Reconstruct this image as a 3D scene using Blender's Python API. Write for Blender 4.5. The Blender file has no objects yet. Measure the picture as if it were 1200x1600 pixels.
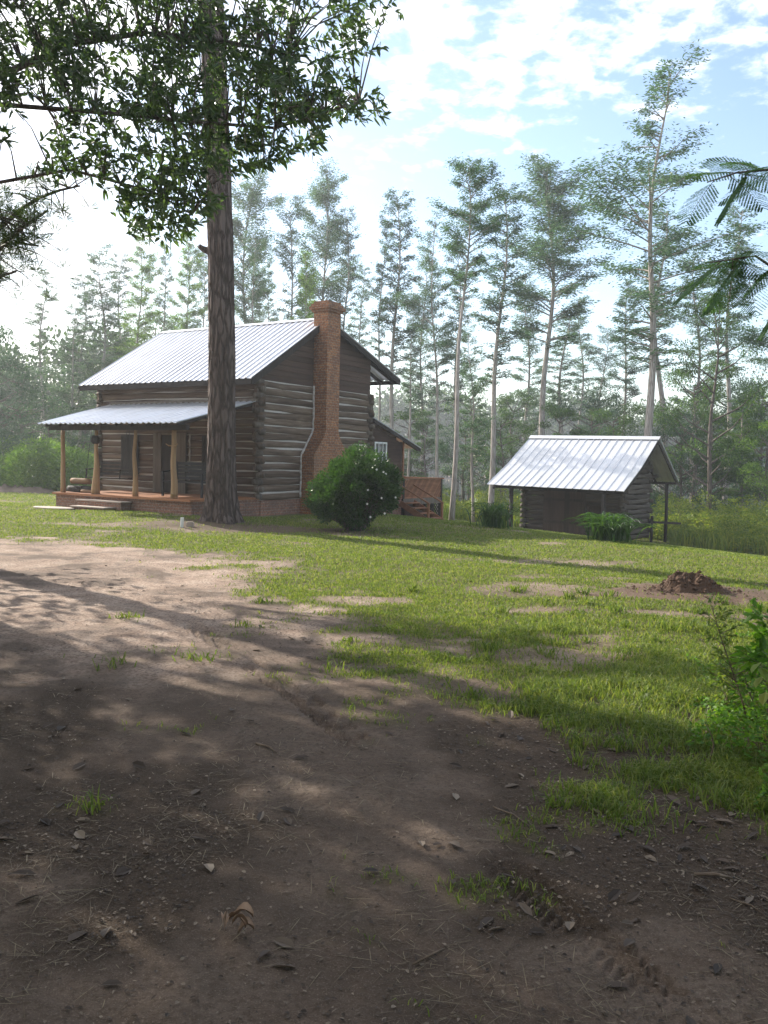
import bpy, math, random
import numpy as np
from mathutils import Vector, Matrix
S = bpy.context.scene
COL = S.collection
R = math.radians
rng = np.random.default_rng(7)
random.seed(7)

# ------------------------------------------------------------------ camera
FPX, HOR, ROLL, EYE = 1350.0, 722.0, 0.022, 1.6
cam = bpy.data.cameras.new('camera'); co = bpy.data.objects.new('camera', cam); COL.objects.link(co)
PITCH = math.atan((800-HOR)/FPX)
CR = Matrix.Rotation(math.pi/2-PITCH, 4, 'X') @ Matrix.Rotation(ROLL, 4, 'Z')
co.matrix_world = Matrix.Translation((0, 0, EYE)) @ CR
cam.sensor_fit = 'VERTICAL'; cam.sensor_height = 36; cam.lens = 36*FPX/1600
cam.clip_start = .05; cam.clip_end = 3000
S.camera = co
def ray(px, py):
    d = CR.to_3x3() @ Vector(((px-600)/FPX, (800-py)/FPX, -1))
    return d/d.y                      # per metre of depth
def at(px, py, Y):
    d = ray(px, py); return Vector((d.x*Y, Y, EYE+d.z*Y))

# ------------------------------------------------------------------ noise
_tab = np.random.default_rng(3).random((256, 256))
def vnoise(x, y):
    xi = np.floor(x).astype(int); yi = np.floor(y).astype(int)
    fx = x-xi; fy = y-yi; fx = fx*fx*(3-2*fx); fy = fy*fy*(3-2*fy)
    a = _tab[xi & 255, yi & 255]; b = _tab[(xi+1) & 255, yi & 255]
    c = _tab[xi & 255, (yi+1) & 255]; d = _tab[(xi+1) & 255, (yi+1) & 255]
    return (a*(1-fx)+b*fx)*(1-fy)+(c*(1-fx)+d*fx)*fy
def fbm(x, y, o=4, s=0.0):
    x = np.asarray(x, float); y = np.asarray(y, float)
    t = 0; a = .5; n = 0
    for i in range(o):
        t = t+a*vnoise(x*2**i+17.3*i+s, y*2**i+9.1*i+s*1.7); n += a; a *= .5
    return t/n
def sst(a, b, x):
    t = np.clip((np.asarray(x, float)-a)/(b-a), 0, 1); return t*t*(3-2*t)

# ------------------------------------------------------------------ terrain
HX, HY, HA = -3.55, 24.2, R(-32.2)
hc, hs = math.cos(HA), math.sin(HA)
def house_local(x, y):
    dx = x-HX; dy = y-HY
    return dx*hc+dy*hs, -dx*hs+dy*hc
MOUND = at(1080, 905, 10.9); MOUND.z = 0
def terr(x, y, fine=False):
    x = np.asarray(x, float); y = np.asarray(y, float)
    s = .85*x+.53*y
    d = np.clip(s-12.8, 0, 100); d = np.where(d < 2.4, d*d/4.8, d-1.2)
    z = -np.minimum(.106*d, 1.42)
    lx, ly = house_local(x, y)
    wd = np.where(ly < -3.4, 5.0, 1.9)
    z = z+.15*np.exp(-((ly+3.4)/wd)**2)*sst(-11, -6, lx)*sst(3.5, .8, lx)
    # mound of red soil
    r = np.hypot((x-MOUND.x)/1.1, (y-MOUND.y-.1)/.7)
    z = z+.05*np.exp(-(r/1.3)**2)
    # lake bed
    far = y
    lake = sst(33, 40, s)*sst(172, 160, far)
    z = z-1.6*lake
    z = z+(fbm(x*.35, y*.35, 3)-.5)*.10*sst(2, 14, np.hypot(x, y))
    z = z+(fbm(x*1.7, y*1.7, 3, 5)-.5)*.035
    if fine:
        z = z+(fbm(x*9, y*9, 4, 11)-.5)*.018
        z = z-track(x, y)*.03*(.55+.45*np.sign(np.sin(trk_s(x, y)*2*math.pi/.055)))
    return z
# wheel tracks crossing the foreground from lower right to upper left
def trk_uv(x, y, i):
    P = [((.95, 2.3), (-1.05, 6.6)), ((2.45, 3.0), (.7, 7.3))][i]
    (x0, y0), (x1, y1) = P
    L = math.hypot(x1-x0, y1-y0); ux, uy = (x1-x0)/L, (y1-y0)/L
    s = (x-x0)*ux+(y-y0)*uy; n = -(x-x0)*uy+(y-y0)*ux
    n = n+.10*np.sin(s*.5)
    return s, n
def trk_s(x, y):
    s, n = trk_uv(x, y, 0); return s+np.abs(n)*.6
def track(x, y):
    t = 0
    for i in (0, 1):
        s, n = trk_uv(x, y, i)
        t = t+sst(.11, .085, np.abs(n))*sst(-3, 0, s)*sst(9, 5, s)
    return np.clip(t, 0, 1)*sst(.42, .6, fbm(x*1.3, y*1.3, 3, 40))
def tz(x, y): return float(terr(x, y))
def on_ground(px, py):
    d = ray(px, py); Y = 2.0
    while Y < 300:
        if EYE+d.z*Y <= tz(d.x*Y, Y): break
        Y *= 1.004
    return Vector((d.x*Y, Y, tz(d.x*Y, Y)))
# grass cover (1) against bare sand (0): boundary traced on the ground, in metres
BX = [(-60, 17.2), (-7.3, 16.4), (-3.9, 14.6), (-1.7, 11.9), (-1.0, 9.4), (-.75, 7.9), (-.05, 6.6), (.62, 5.5), (1.2, 4.75), (1.6, 4.1), (2.1, 3.6), (3.0, 3.1), (3.6, 2.2), (3.6, 0), (3.6, -40)]
def grassy(x, y):
    x = np.asarray(x, float); y = np.asarray(y, float)
    ys = np.array([p[1] for p in BX][::-1]); xs = np.array([p[0] for p in BX][::-1])
    bx = np.interp(y, ys, xs)
    d = (x-bx)                                  # >0 : right of the boundary = grass
    sc = .25+.055*np.maximum(y, 0)
    n = (fbm(x*.8, y*.8, 4, 21)-.5)*4.6+(fbm(x*3.5, y*3.5, 4, 31)-.5)*3.6
    g = sst(-.7, 1.7, d/sc+n)
    # bare red-brown soil round the mound, ruts in the lawn
    r = np.hypot((x-MOUND.x)/1.5, (y-MOUND.y+.15)/.75)
    g = g*(1-.9*sst(1.25, .55, r+(fbm(x*2, y*2, 4, 3)-.5)*2.0))
    rut = np.abs(y-(8.9+.16*x+.25*np.sin(x*1.1)))
    g = g*(1-.8*sst(.28, .1, rut+(fbm(x*2.2, y*3, 3, 8)-.5)*.5)*sst(.6, 1.6, x))
    # needles and duff at the pine's foot and in front of the porch
    r = np.hypot((x+3.2)/3.2, (y-19.7)/1.2)
    g = g*(1-.85*sst(1.2, .6, r+(fbm(x*1.2, y*1.2, 3, 9)-.5)*.9))
    # worn patches in the lawn
    g = g*(1-.75*sst(.60, .70, fbm(x*.55, y*.9, 4, 60))*sst(60, 20, y))
    g = g*sst(31, 28, .85*x+.53*y)
    # tufts standing in the sand
    tf = sst(.62, .74, fbm(x*1.6, y*1.6, 5, 77))*.28*sst(-1.6, -.2, x+.2*y)*sst(1.8, 3, y)*sst(.4, .6, fbm(x*9, y*9, 3, 71))
    return np.clip(np.maximum(g, tf*(1-g)), 0, 1)

# ------------------------------------------------------------------ materials
class NT:
    def __init__(s, name):
        s.m = bpy.data.materials.new(name); s.m.use_nodes = True
        s.t = s.m.node_tree; s.t.nodes.clear()
        s.out = s.n('ShaderNodeOutputMaterial')
    def n(s, k, **kw):
        o = s.t.nodes.new(k)
        for a, v in kw.items():
            if a[0] == '_':
                key = a[1:]; key = int(key) if key.isdigit() else key.replace('_', ' ')
                if hasattr(v, 'is_output') : s.t.links.new(v, o.inputs[key])
                else: o.inputs[key].default_value = v
            else: setattr(o, a, v)
        return o
    def l(s, a, b): s.t.links.new(a, b)
    def noise(s, vec, scale, detail=4, rough=.6, dist=0):
        o = s.n('ShaderNodeTexNoise', _Scale=scale, _Detail=detail, _Roughness=rough, _Distortion=dist)
        if vec is not None: s.l(vec, o.inputs['Vector'])
        return o.outputs['Fac']
    def ramp(s, fac, *st):
        o = s.n('ShaderNodeValToRGB'); s.l(fac, o.inputs[0]); e = o.color_ramp.elements
        while len(e) < len(st): e.new(.5)
        for i, (p, c) in enumerate(st): e[i].position = p; e[i].color = (*c, 1) if len(c) == 3 else c
        return o.outputs[0]
    def mix(s, f, a, b, mode='MIX'):
        o = s.n('ShaderNodeMix', data_type='RGBA', blend_type=mode)
        for k, v in ((0, f), (6, a), (7, b)):
            if hasattr(v, 'is_output'): s.l(v, o.inputs[k])
            else: o.inputs[k].default_value = v if k == 0 else (*v, 1)
        return o.outputs[2]
    def math(s, op, a, b=0.0, c=None):
        o = s.n('ShaderNodeMath', operation=op)
        for k, v in ((0, a), (1, b), (2, c)):
            if v is None: continue
            if hasattr(v, 'is_output'): s.l(v, o.inputs[k])
            else: o.inputs[k].default_value = v
        return o.outputs[0]
    def obj(s, scale=(1, 1, 1), rot=(0, 0, 0)):
        tc = s.n('ShaderNodeTexCoord'); mp = s.n('ShaderNodeMapping'); s.l(tc.outputs['Object'], mp.inputs[0])
        mp.inputs['Scale'].default_value = scale; mp.inputs['Rotation'].default_value = rot
        return mp.outputs[0]
    def bump(s, h, st, dist=.02, nrm=None):
        o = s.n('ShaderNodeBump', _Strength=st, _Distance=dist); s.l(h, o.inputs['Height'])
        if nrm is not None: s.l(nrm, o.inputs['Normal'])
        return o.outputs[0]
    def pbr(s, col, rough=.8, metal=0.0, nrm=None, spec=.3):
        b = s.n('ShaderNodeBsdfPrincipled')
        for k, v in (('Base Color', col), ('Roughness', rough), ('Metallic', metal), ('Specular IOR Level', spec)):
            if hasattr(v, 'is_output'): s.l(v, b.inputs[k])
            else: b.inputs[k].default_value = (*v, 1) if k == 'Base Color' else v
        if nrm is not None: s.l(nrm, b.inputs['Normal'])
        s.l(b.outputs[0], s.out.inputs[0]); return s.m
M = {}
def mat_wood(name, c1, c2, c3, axis=0, scale=1.0, rough=.85, bs=.5):
    m = NT(name); sc = [14*scale]*3; sc[axis] = .9*scale
    v = m.obj(tuple(sc)); g = m.noise(v, 1.0, 6, .65, .6)
    big = m.noise(m.obj(), 1.7*scale, 3)
    c = m.ramp(g, (.25, c1), (.52, c2), (.78, c3))
    c = m.mix(m.math('MULTIPLY', big, .55), c, c1)
    gi = m.n('ShaderNodeNewGeometry'); tint = m.ramp(gi.outputs['Random Per Island'], (0, (.62, .58, .55)), (1, (1.08, 1.05, 1.0))); c = m.mix(1.0, c, tint, 'MULTIPLY')
    f = m.noise(m.obj(tuple(a*2.6 for a in sc)), 1.0, 4, .7)
    M[name] = m.pbr(c, rough, 0, m.bump(m.math('ADD', g, m.math('MULTIPLY', f, .5)), bs, .02))
def mat_plain(name, c1, c2, scale=6, rough=.8, metal=0, bs=.2, spec=.3):
    m = NT(name); g = m.noise(m.obj(), scale, 5)
    M[name] = m.pbr(m.mix(g, c1, c2), rough, metal, m.bump(g, bs, .01), spec)
# hewn logs : grain along x, along y
for nm, ax in (('log_x', 0), ('log_y', 1)):
    mat_wood(nm, (.045, .03, .021), (.18, .13, .093), (.36, .29, .23), ax, 1)
mat_wood('log_front', (.05, .032, .022), (.17, .118, .083), (.32, .24, .18), 0, 1)
mat_wood('log_end', (.05, .04, .032), (.15, .125, .10), (.32, .29, .26), 2, 1)
mat_wood('siding_y', (.045, .028, .02), (.09, .055, .04), (.14, .095, .07), 1, .8)
mat_wood('siding_x', (.045, .03, .026), (.08, .055, .047), (.12, .09, .08), 0, .8)
mat_wood('dark_board', (.02, .017, .016), (.045, .037, .033), (.08, .07, .06), 2, .8)
mat_wood('grey_board', (.10, .085, .07), (.2, .175, .15), (.3, .27, .24), 2, .8)
mat_wood('cedar_post', (.24, .14, .07), (.42, .28, .15), (.55, .4, .24), 2, .9, .75, .4)
mat_wood('porch_deck', (.25, .10, .045), (.42, .19, .09), (.52, .28, .15), 0, .9, .6, .3)
mat_wood('deck_wood', (.2, .09, .05), (.3, .15, .085), (.44, .27, .17), 1, .8, .75, .3)
mat_wood('shed_log_x', (.05, .038, .032), (.11, .088, .075), (.24, .21, .18), 0, 1)
mat_wood('shed_log_y', (.05, .038, .032), (.12, .10, .085), (.27, .24, .21), 1, 1)
mat_wood('shed_door', (.045, .028, .022), (.085, .056, .043), (.13, .095, .075), 2, .9)
mat_wood('fire_wood', (.13, .08, .05), (.3, .2, .12), (.5, .38, .25), 0, 1)
mat_wood('twig', (.08, .06, .045), (.2, .15, .11), (.36, .3, .24), 2, 1)
mat_plain('chink', (.42, .38, .34), (.6, .56, .52), 9)
mat_plain('iron', (.012, .012, .013), (.03, .03, .03), 8, .5, .3)
mat_plain('white_paint', (.6, .6, .58), (.78, .78, .75), 12, .5)
mat_plain('flower', (.75, .74, .68), (.85, .84, .8), 30, .6)
mat_plain('stone', (.3, .24, .2), (.42, .35, .3), 10)
mat_plain('red_soil', (.035, .022, .014), (.12, .07, .045), 14, .95, 0, .8)
mat_plain('dark_soil', (.05, .035, .025), (.11, .08, .06), 5, .95, 0, .8)
mat_plain('dead_leaf', (.2, .12, .075), (.36, .25, .17), 20, .6)
def mat_metal(name, tint=(.68, .69, .72)):
    m = NT(name); g = m.noise(m.obj((1, .35, 1)), 2.3, 6, .65)
    st = m.noise(m.obj((9, .5, 1)), 1.0, 4, .6)
    c = m.ramp(g, (.3, tuple(t*.80 for t in tint)), (.6, tint), (.8, tuple(min(1, t*1.06) for t in tint)))
    c = m.mix(m.ramp(st, (.55, (0, 0, 0)), (.8, (.35, .35, .35))), c, (.38, .33, .29))
    M[name] = m.pbr(c, m.ramp(g, (.3, (.5,)*3), (.7, (.34,)*3)), .55, m.bump(g, .12, .02), .5)
mat_metal('tin'); mat_metal('tin_dull', (.62, .645, .69))
def mat_brick(name, c1, c2, mortar, scale=1.0):
    m = NT(name); tc = m.n('ShaderNodeTexCoord'); sp = m.n('ShaderNodeSeparateXYZ'); m.l(tc.outputs['Object'], sp.inputs[0])
    cb = m.n('ShaderNodeCombineXYZ'); m.l(m.math('ADD', sp.outputs[0], sp.outputs[1]), cb.inputs[0]); m.l(sp.outputs[2], cb.inputs[1])
    b = m.n('ShaderNodeTexBrick', _Scale=1.0); b.inputs['Brick Width'].default_value = .215; b.inputs['Row Height'].default_value = .078
    b.inputs['Mortar Size'].default_value = .011; b.inputs['Mortar Smooth'].default_value = .3; b.inputs['Bias'].default_value = -.1
    m.l(cb.outputs[0], b.inputs['Vector'])
    b.inputs['Color1'].default_value = (*c1, 1); b.inputs['Color2'].default_value = (*c2, 1); b.inputs['Mortar'].default_value = (*mortar, 1)
    g = m.noise(m.obj(), 1.1, 4); f = m.noise(m.obj(), 22, 4)
    c = m.mix(m.ramp(f, (.42, (0, 0, 0)), (.62, (.8, .8, .8))), b.outputs['Color'], (.13, .065, .045))
    c = m.mix(m.ramp(g, (.45, (0, 0, 0)), (.7, (.6, .6, .6))), c, (.12, .085, .065))
    h = m.math('ADD', m.math('MULTIPLY', m.math('SUBTRACT', 1.0, b.outputs['Fac']), 1.0), m.math('MULTIPLY', f, .4))
    M[name] = m.pbr(c, .9, 0, m.bump(h, .7, .012))
mat_brick('brick', (.46, .20, .085), (.25, .095, .045), (.34, .25, .17))
mat_brick('brick_base', (.33, .16, .10), (.2, .10, .07), (.28, .22, .18))
def mat_bark(name, c1, c2, c3, sx=9.0, sz=1.6, st=1.0, dist=.04):
    m = NT(name); v = m.obj((sx, sx, sz))
    vo = m.n('ShaderNodeTexVoronoi', feature='DISTANCE_TO_EDGE', _Scale=1.0)
    nz = m.n('ShaderNodeTexNoise', _Scale=1.4, _Detail=3.0); m.l(v, nz.inputs[0])
    vm = m.n('ShaderNodeVectorMath', operation='ADD'); m.l(v, vm.inputs[0]); m.l(nz.outputs['Color'], vm.inputs[1]); m.l(vm.outputs[0], vo.inputs['Vector'])
    g = m.noise(m.obj((4*sx, 4*sx, 1.5*sz)), 1.0, 4)
    e = m.math('MULTIPLY', m.math('MINIMUM', vo.outputs['Distance'], .22), 4.5)
    c = m.ramp(m.math('ADD', m.math('MULTIPLY', e, .6), m.math('MULTIPLY', g, .4)), (.15, c1), (.55, c2), (.9, c3))
    M[name] = m.pbr(c, .95, 0, m.bump(m.math('ADD', e, m.math('MULTIPLY', g, .5)), st, dist))
mat_bark('pine_bark', (.045, .032, .026), (.10, .072, .06), (.17, .13, .115), 8, 1.7)
mat_bark('cypress_bark', (.20, .175, .15), (.33, .29, .26), (.46, .42, .38), 20, 1.2, .5, .02)
mat_bark('dark_bark', (.07, .055, .045), (.13, .105, .09), (.2, .17, .15), 16, 2, .5, .02)
def mat_leaf(name, c1, c2, c3, trans=.4, tcol=None, rough=.5, gloss=.25, back=None):
    m = NT(name); gi = m.n('ShaderNodeNewGeometry')
    c = m.ramp(gi.outputs['Random Per Island'], (0, c1), (.55, c2), (1, c3))
    big = m.noise(m.obj(), .35, 2)
    c = m.mix(m.math('MULTIPLY', big, .5), c, c1)
    pb = m.n('ShaderNodeBsdfPrincipled', _Roughness=rough); pb.inputs['Specular IOR Level'].default_value = gloss
    m.l(c, pb.inputs['Base Color'])
    if back is not None:
        cc = m.mix(gi.outputs['Backfacing'], c, back); m.l(cc, pb.inputs['Base Color'])
    tr = m.n('ShaderNodeBsdfTranslucent'); tc = m.mix(1.0, c, tcol or (1.5, 1.7, .6), 'MULTIPLY'); m.l(tc, tr.inputs[0])
    mx = m.n('ShaderNodeMixShader', _0=trans); m.l(pb.outputs[0], mx.inputs[1]); m.l(tr.outputs[0], mx.inputs[2])
    m.l(mx.outputs[0], m.out.inputs[0]); M[name] = m.m
mat_leaf('cypress_leaf', (.045, .085, .055), (.075, .125, .075), (.12, .175, .09), .45, (1.2, 1.45, .85))
mat_leaf('cypress_leaf_dark', (.03, .065, .042), (.055, .095, .058), (.085, .13, .07), .42, (1.2, 1.45, .85))
mat_leaf('wood_leaf', (.03, .065, .022), (.06, .11, .035), (.12, .18, .05), .4)
mat_leaf('wood_leaf_light', (.07, .13, .035), (.13, .21, .05), (.21, .29, .08), .45)
mat_leaf('magnolia_leaf', (.04, .07, .035), (.07, .11, .055), (.12, .165, .075), .4, None, .38, .35, (.07, .085, .045))
mat_leaf('mimosa_leaf', (.06, .12, .07), (.09, .16, .09), (.13, .2, .10), .5)
mat_leaf('bush_leaf', (.02, .05, .013), (.038, .085, .018), (.075, .14, .03), .3, None, .35, .45)
mat_leaf('lily_leaf', (.025, .06, .02), (.05, .10, .032), (.09, .155, .05), .4, None, .4, .4)
mat_leaf('needle', (.03, .06, .02), (.06, .09, .03), (.10, .13, .05), .3)
mat_leaf('grass_blade', (.095, .15, .032), (.165, .225, .05), (.33, .33, .12), .5, (1.25, 1.25, .55))
mat_leaf('grass_tall', (.08, .13, .03), (.14, .20, .045), (.26, .29, .09), .5, (1.3, 1.3, .55))
mat_leaf('marsh_leaf', (.09, .15, .03), (.2, .27, .05), (.38, .38, .08), .5, (1.3, 1.3, .5))
mat_leaf('weed_leaf', (.06, .14, .02), (.11, .22, .03), (.2, .32, .045), .5, (1.35, 1.5, .5))
mat_leaf('dry_litter', (.04, .03, .024), (.11, .08, .06), (.34, .27, .2), .15, (1, .9, .7), .6)
mat_leaf('dry_grass', (.07, .05, .035), (.17, .13, .085), (.36, .3, .2), .3, (1, .9, .6))
mat_leaf('far_leaf', (.02, .045, .018), (.04, .08, .028), (.085, .14, .045), .3)
def mat_ground():
    m = NT('ground'); at_ = m.n('ShaderNodeAttribute', attribute_name='cover'); sp = m.n('ShaderNodeSeparateColor'); m.l(at_.outputs['Color'], sp.inputs[0])
    v = m.obj()
    n1 = m.noise(v, .55, 5, .62, .3); n2 = m.noise(v, 3.2, 6, .68, .4); n3 = m.noise(v, 38, 4, .7); n4 = m.noise(v, 160, 3, .7)
    sand = m.ramp(n2, (.28, (.24, .165, .125)), (.48, (.42, .31, .24)), (.7, (.57, .45, .365)))
    sand = m.mix(m.ramp(m.math('ADD', m.math('MULTIPLY', n1, .7), m.math('MULTIPLY', n2, .3)), (.49, (0, 0, 0)), (.57, (.8, .8, .8))), sand, (.10, .074, .058))
    sand = m.mix(m.ramp(n3, (.46, (0, 0, 0)), (.62, (.75, .75, .75))), sand, (.10, .07, .052))
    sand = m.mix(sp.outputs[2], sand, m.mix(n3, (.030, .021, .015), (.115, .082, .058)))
    sand = m.mix(m.ramp(n4, (.55, (0, 0, 0)), (.8, (.45, .45, .45))), sand, (.5, .4, .32))
    turf = m.ramp(n3, (.3, (.06, .06, .025)), (.55, (.14, .135, .05)), (.8, (.27, .22, .11)))
    c = m.mix(sp.outputs[0], sand, turf)
    c = m.mix(sp.outputs[1], c, m.mix(n3, (.05, .032, .021), (.15, .09, .06)))
    vo = m.n('ShaderNodeTexVoronoi', _Scale=55.0); m.l(v, vo.inputs['Vector'])
    h = m.math('ADD', m.math('MULTIPLY', n3, .8), m.math('ADD', m.math('MULTIPLY', n4, .35), m.math('MULTIPLY', n2, 1.0)))
    M['ground'] = m.pbr(c, .95, 0, m.bump(h, .85, .03), .15)
mat_ground()
def mat_water():
    m = NT('water'); n = m.noise(m.obj((1, .3, 1)), 1.2, 3)
    M['water'] = m.pbr((.02, .028, .022), .06, 0, m.bump(n, .08, .02), .5)
mat_water()

# ------------------------------------------------------------------ mesh helpers
def link(o, parent=None):
    COL.objects.link(o)
    if parent is not None: o.parent = parent
    return o
def tag(o, label=None, cat=None, group=None, kind=None):
    if label: o['label'] = label
    if cat: o['category'] = cat
    if group: o['group'] = group
    if kind: o['kind'] = kind
    return o
def empty(name, loc, rz=0, **kw):
    o = bpy.data.objects.new(name, None); o.location = loc; o.rotation_euler = (0, 0, rz); o.empty_display_size = .2
    link(o); return tag(o, **kw)
def np_mesh(name, V, F, smooth=False):
    """V (n,3), F (m,k) of one face size"""
    V = np.asarray(V, np.float32); F = np.asarray(F, np.int32); m, k = F.shape
    me = bpy.data.meshes.new(name); me.vertices.add(len(V)); me.vertices.foreach_set('co', V.ravel())
    me.loops.add(m*k); me.loops.foreach_set('vertex_index', F.ravel())
    me.polygons.add(m); me.polygons.foreach_set('loop_start', np.arange(0, m*k, k, dtype=np.int32))
    me.polygons.foreach_set('use_smooth', np.full(m, smooth))
    me.update(calc_edges=True); return me
def np_obj(name, V, F, m, parent=None, smooth=False):
    me = np_mesh(name, V, F, smooth); me.materials.append(M[m]); return link(bpy.data.objects.new(name, me), parent)
class MB:
    def __init__(s): s.v = []; s.f = []; s.mi = []; s.sm = []
    def add(s, V, F, mi=0, sm=False):
        b = len(s.v); s.v += [tuple(p) for p in V]; s.f += [tuple(i+b for i in f) for f in F]; s.mi += [mi]*len(F); s.sm += [sm]*len(F); return s
    def box(s, a, b, mi=0, rot=None, piv=None):
        (x0, y0, z0), (x1, y1, z1) = a, b
        V = [Vector(p) for p in ((x0, y0, z0), (x1, y0, z0), (x1, y1, z0), (x0, y1, z0), (x0, y0, z1), (x1, y0, z1), (x1, y1, z1), (x0, y1, z1))]
        if rot is not None:
            c = Vector(piv) if piv is not None else sum(V, Vector())/8
            V = [rot @ (p-c)+c for p in V]
        return s.add(V, [(0, 3, 2, 1), (4, 5, 6, 7), (0, 1, 5, 4), (1, 2, 6, 5), (2, 3, 7, 6), (3, 0, 4, 7)], mi)
    def bar(s, p, q, w, h, mi=0, up=(0, 0, 1)):
        p = Vector(p); q = Vector(q); d = (q-p).normalized(); u = Vector(up)
        a = d.cross(u); a = a.normalized() if a.length > 1e-5 else Vector((1, 0, 0)); b = a.cross(d).normalized()
        V = [e+a*sa*w/2+b*sb*h/2 for e in (p, q) for sa, sb in ((-1, -1), (1, -1), (1, 1), (-1, 1))]
        return s.add(V, [(3, 2, 1, 0), (4, 5, 6, 7), (0, 1, 5, 4), (1, 2, 6, 5), (2, 3, 7, 6), (3, 0, 4, 7)], mi)
    def tube(s, P, r, n=8, mi=0, sm=True, jit=0.0, cap=True, sq=None):
        P = [Vector(p) for p in P]
        if not hasattr(r, '__len__'): r = [r]*len(P)
        V = []; prev = None
        for i, p in enumerate(P):
            d = (P[min(i+1, len(P)-1)]-P[max(i-1, 0)]).normalized()
            if prev is None:
                prev = d.cross(Vector((0, 0, 1))) if abs(d.z) < .9 else d.cross(Vector((0, 1, 0)))
            a = (prev-d*prev.dot(d)).normalized(); b = d.cross(a); prev = a
            for k in range(n):
                t = 2*math.pi*k/n; rr = r[i]*(1+(random.random()-.5)*jit)
                ca, sa = math.cos(t), math.sin(t)
                if sq: ca = math.copysign(abs(ca)**sq, ca); sa = math.copysign(abs(sa)**sq, sa)
                V.append(p+a*ca*rr+b*sa*rr)
        F = [(i*n+k, i*n+(k+1) % n, (i+1)*n+(k+1) % n, (i+1)*n+k) for i in range(len(P)-1) for k in range(n)]
        if cap: F += [tuple(range(n))[::-1], tuple((len(P)-1)*n+k for k in range(n))]
        return s.add(V, F, mi, sm)
    def build(s, name, mats, parent=None):
        me = bpy.data.meshes.new(name); me.from_pydata(s.v, [], s.f)
        for m in ([mats] if isinstance(mats, str) else mats): me.materials.append(M[m])
        me.polygons.foreach_set('material_index', s.mi); me.polygons.foreach_set('use_smooth', s.sm); me.update()
        return link(bpy.data.objects.new(name, me), parent)
def prism(pts, axis, a, b):
    """polygon in the two other axes, extruded along axis from a to b"""
    def P(p, t):
        return {0: (t, p[0], p[1]), 1: (p[0], t, p[1]), 2: (p[0], p[1], t)}[axis]
    n = len(pts); V = [P(p, a) for p in pts]+[P(p, b) for p in pts]
    F = [tuple(range(n)), tuple(range(2*n-1, n-1, -1))]+[(i, i+n, (i+1) % n+n, (i+1) % n) for i in range(n)]
    return V, F
def norm(a): return a/np.maximum(np.linalg.norm(a, axis=1, keepdims=True), 1e-9)
def leaves(P, D, L, W, fold=.25, droop=.15, r=None, U=None):
    """P base points, D directions, L lengths, W widths -> folded lens-shaped leaf, 2 quads"""
    r = r or rng; n = len(P); D = norm(D)
    if U is None: U = r.normal(size=(n, 3))
    A = norm(np.cross(D, U)); N = np.cross(A, D)
    L = np.broadcast_to(L, (n,))[:, None]; W = np.broadcast_to(W, (n,))[:, None]
    m = P+D*L*.5+N*0; tip = P+D*L-np.array([0, 0, 1.])*L*droop
    a = P+D*L*.3+A*W*.5+N*W*fold; b = P+D*L*.3-A*W*.5+N*W*fold
    a2 = P+D*L*.7+A*W*.42+N*W*fold-np.array([0, 0, .4])*L*droop; b2 = P+D*L*.7-A*W*.42+N*W*fold-np.array([0, 0, .4])*L*droop
    V = np.stack([P, a, a2, tip, b2, b], 1).reshape(-1, 3); i = np.arange(n)[:, None]*6
    F = np.concatenate([i+np.array([[0, 1, 2, 3]]), i+np.array([[0, 3, 4, 5]])], 0)
    return V, F
def cards(P, D, L, W, U=None, r=None):
    """single diamond-shaped leaf: one quad"""
    r = r or rng; n = len(P); D = norm(D)
    if U is None: U = r.normal(size=(n, 3))
    A = norm(np.cross(D, U)); L = np.broadcast_to(L, (n,))[:, None]; W = np.broadcast_to(W, (n,))[:, None]
    V = np.stack([P, P+D*L*.55+A*W*.5, P+D*L, P+D*L*.55-A*W*.5], 1).reshape(-1, 3)
    return V, np.arange(n*4).reshape(n, 4)
def blades(x, y, z, h, w, lean, r=None, bend=.5):
    """grass blades: 3 triangles each"""
    r = r or rng; n = len(x); t = r.random(n)*2*math.pi; q = r.random(n)*2*math.pi
    dx, dy = np.cos(t)*w/2, np.sin(t)*w/2; lx, ly = np.cos(q)*lean*h, np.sin(q)*lean*h
    b = np.stack([x, y, z], 1); W = np.stack([dx, dy, dx*0], 1)
    mid = b+np.stack([lx*.4, ly*.4, h*.6], 1); tip = b+np.stack([lx*1.2, ly*1.2, h*(1-bend*np.abs(lean))], 1)
    V = np.stack([b-W, b+W, mid+W*.75, mid-W*.75, tip], 1).reshape(-1, 3); i = np.arange(n)[:, None]*5
    return V, np.concatenate([i+np.array([[0, 1, 2]]), i+np.array([[0, 2, 3]]), i+np.array([[3, 2, 4]])], 0)
def cat(parts):
    V = []; F = []; b = 0
    for v, f in parts: V.append(v); F.append(f+b); b += len(v)
    return np.concatenate(V), np.concatenate(F)
def copy_tree(o, parent=None):
    c = o.copy(); COL.objects.link(c); c.parent = parent
    for ch in [k for k in bpy.data.objects if k.parent == o]: copy_tree(ch, c)
    return c

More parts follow.
